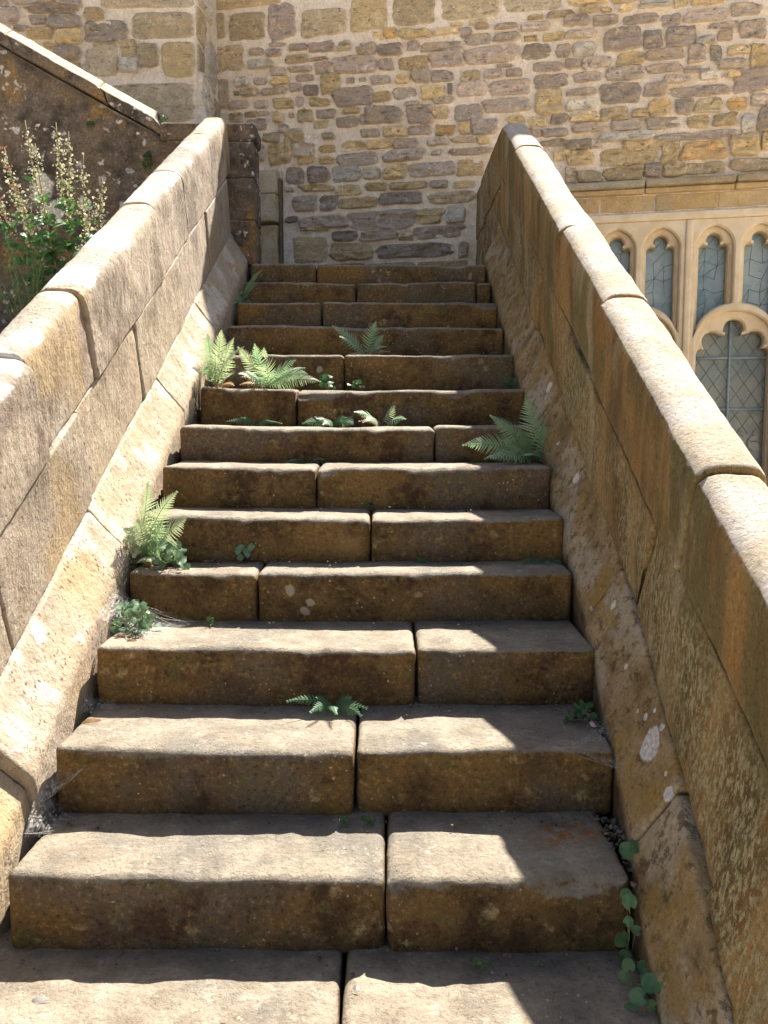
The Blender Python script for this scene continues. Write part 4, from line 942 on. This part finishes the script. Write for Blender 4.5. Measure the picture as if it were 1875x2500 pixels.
for k in range(34):
    rr = random.Random(950+k); B = np.array([-2.0+rr.uniform(-.05, .05), 4.9+rr.uniform(-.06, .06), 1.62]); T = B+np.array([rr.uniform(-.22, .16), rr.uniform(-.15, .08), rr.uniform(.22, .62)])
    C = np.linspace(B, T, 8)+np.outer(np.linspace(0, 1, 8)**2, [rr.uniform(-.05, .05), 0, -.02])
    S.append(tube(C, np.linspace(.0022, .0008, 8), 4))
    for q in range(40):
        f = rr.uniform(.15, 1); p = C[min(7, int(f*8))]+(C[1]-C[0])*rr.random()
        d = np.array([rr.uniform(-1, 1), rr.uniform(-1, 1), rr.uniform(.2, 1.2)]); d /= np.linalg.norm(d)
        L.append(blade(p, p+d*.028, .0016, None, None, q))
mesh_obj('foliage', *join(L), M['valer'], fe); mesh_obj('stems', *join(S), M['stem'], fe)

# ------------------------------------------------------------------ cobwebs, litter, petals
def mat_web():
    t = NT('web_film'); f = t.noise(1.0, 5, .75, t.vec((60, 60, 60)), .8); g = t.noise(1.0, 4, .7, t.vec((240, 40, 90), (1, 2, 3)), .5)
    t.put(t.b.inputs['Base Color'], (.42, .41, .39, 1))
    tr = t.n.new('ShaderNodeBsdfTransparent'); mx = t.n.new('ShaderNodeMixShader')
    a = t.math('MULTIPLY', t.ramp(f, .34, .70), t.ramp(g, .36, .66)); a = t.math('MULTIPLY', a, .95)
    ed = t.attr('tone'); a = t.math('MULTIPLY', a, ed.outputs['Alpha'])
    t.l.new(a, mx.inputs[0]); t.l.new(tr.outputs[0], mx.inputs[1]); t.l.new(t.b.outputs[0], mx.inputs[2]); t.l.new(mx.outputs[0], t.out.inputs[0])
    return t.m
M['film'] = mat_web()
def cobweb(loc, A, B, n, sag, label, seed, fluff=0):
    """silk film hung between two anchor lines, with a few stray threads"""
    rr = random.Random(seed); o = thing('cobweb', loc, label, 'cobweb', 'cobwebs in the step corners'); L = []
    A, B = np.array(A, float), np.array(B, float); m = 22
    def at(E, t):
        if len(E) == 2: return E[0]+(E[1]-E[0])*t
        return E[0]+(E[1]-E[0])*min(1, 2*t) if t < .5 else E[1]+(E[2]-E[1])*(2*t-1)
    G, C = [], []
    for i in range(m):
        for j in range(m):
            u, v = i/(m-1), j/(m-1); p = at(A, u)*(1-v)+at(B, u)*v; p = p + np.array([0, 0, -sag*4*v*(1-v)])
            G.append(p); C.append([1, 1, 1, (1-.85*abs(2*u-1)**2.5)*(1-.6*v**1.5)])
    G = np.array(G); G += np.stack([vnoise(G*30+k*9, seed) for k in range(3)], 1)*.006
    F = [[i*m+j, i*m+j+1, (i+1)*m+j+1, (i+1)*m+j] for i in range(m-1) for j in range(m-1)]
    mesh_obj('web_film', G, F, M['film'], o, colors=C)
    for k in range(max(5, n//9)):
        p, q = at(A, rr.random()), at(B, rr.random()); t = np.linspace(0, 1, 7)[:, None]
        c = p*(1-t)+q*t + np.array([rr.gauss(0, .004), rr.gauss(0, .004), -sag*rr.uniform(.4, 1.2)])*4*t*(1-t)
        L.append(tube(c, rr.uniform(.00010, .00022), 3))
    mesh_obj('threads', *join(L), M['web'], o); return o
cobweb((-.80, 2.66, .54), [(-.905, 2.78, .66), (-.90, 2.56, .60)], [(-.62, 2.66, .536), (-.74, 2.54, .536), (-.62, 2.76, .55)], 90, .012, 'sheet cobweb over the step below the sunlit clover patch', 301, 90)
cobweb((-.90, 2.10, .30), [(-.925, 2.30, .42), (-.915, 2.06, .22), (-.91, 2.2, .25)], [(-.78, 2.135, .315), (-.80, 2.13, .30)], 40, .010, 'stringy cobweb stretched from the sunlit kerb to the second riser', 302, 70)
cobweb((-.84, 2.44, .36), [(-.90, 2.47, .40), (-.88, 2.38, .37)], [(-.76, 2.46, .36), (-.80, 2.42, .362)], 45, .004, 'tuft of dusty cobweb in the corner of a low step', 303, 60)
cobweb((.56, 2.12, .34), [(.60, 2.32, .40), (.625, 2.1, .30)], [(.42, 2.15, .362), (.50, 2.14, .35)], 55, .006, 'pale cobweb veil across the step end by the shaded kerb', 304, 60)
cobweb((-.84, 2.0, .19), [(-.90, 2.12, .27), (-.885, 1.98, .20)], [(-.80, 2.12, .185), (-.84, 2.02, .182)], 45, .004, 'grey cobweb with caught dust at the back of the lowest full step', 305, 70)

def chips(name, boxes, n, rad, mat, seed):
    rr = random.Random(seed); L = []
    for k in range(n):
        b = rr.choice(boxes); p = np.array([rr.uniform(b[0], b[1]), rr.uniform(b[2], b[3]), b[4]+rr.uniform(0, .02)])
        r_ = rad*rr.uniform(.3, 1.2); nv = np.array([rr.gauss(0, .6), rr.gauss(0, .6), 1.0])
        V, F = leaf_disc(p, nv, r_, rr, 2); V2 = V+nv/np.linalg.norm(nv)*-.003*rr.uniform(.3, 2)
        m = len(V); F2 = [[m+a for a in f][::-1] for f in F]+[[1+k_, 1+(k_+1) % 15, m+1+(k_+1) % 15, m+1+k_][::-1] for k_ in range(15)]
        L.append((np.concatenate([V, V2]), F+F2))
    V, F = join(L); o = mesh_obj(name, V, F, mat, None); o['kind'] = 'stuff'; return o
tag(chips('leaf_litter', [(.55, .64, 1.80, 2.16, .14), (.53, .62, 1.98, 2.14, .17), (.59, .66, 1.95, 2.40, .20), (.56, .63, 2.25, 2.48, .345), (.54, .66, 1.65, 1.86, -.05)], 600, .009, M['litter'], 31),
    'grey crumbled leaf litter and grit filling the gap beside the shaded kerb', 'litter')
tag(chips('grit', [(-.86, .5, YS[i+1]-.10, YS[i+1]+.0, ZS[i]-.004) for i in range(0, 6)], 260, .004, M['litter'], 33), 'fine grit scattered at the back of the lower steps', 'grit')
def scrap(name, c, l, w, ang, mat, label, cat, seed, group=None):
    a = np.array([math.cos(ang), math.sin(ang), .05]); c = np.array(c)
    V, F = blade(c-a*l/2, c+a*l/2, w, None, None, seed); V[:, 2] = c[2]+.002+(V[:, 2]-c[2])*.6
    b = V - np.array([0, 0, .0012]); n = len(V)
    o = mesh_obj(name, np.concatenate([V, b]), F+[[n+q for q in f][::-1] for f in F], mat)
    return tag(o, label, cat, group)
scrap('fallen_leaf', (-.83, 2.58, .538), .03, .006, .3, M['brown_leaf'], 'curled brown leaf at the edge of the sheet cobweb', 'leaf', 1, 'scraps fallen on the steps')
scrap('fallen_leaf', (-.775, 2.53, .538), .03, .005, .1, M['brown_leaf'], 'thin brown leaf scrap in front of the sheet cobweb', 'leaf', 2, 'scraps fallen on the steps')
scrap('fallen_leaf', (-.83, 2.32, .362), .05, .008, .35, M['brown_leaf'], 'tan leaf scrap beside the kerb on a low step', 'leaf', 3, 'scraps fallen on the steps')
scrap('fallen_petal', (.555, 2.27, .375), .03, .012, 1.2, M['pink_petal'], 'pink petal on litter beside the shaded kerb', 'petal', 4)
scrap('fallen_petal', (-.72, 1.66, .004), .035, .008, .2, M['white_petal'], 'white petal on the lowest slab under the bottom riser', 'petal', 5, 'white petals')
scrap('fallen_petal', (-.07, 1.70, .004), .016, .008, -.4, M['white_petal'], 'white petal beside the joint of the lowest slab', 'petal', 6, 'white petals')
scrap('fallen_petal', (-.33, 1.59, .002), .016, .005, .1, M['brown_leaf'], 'tan scrap on the sunlit edge of the lowest slab', 'petal', 7)
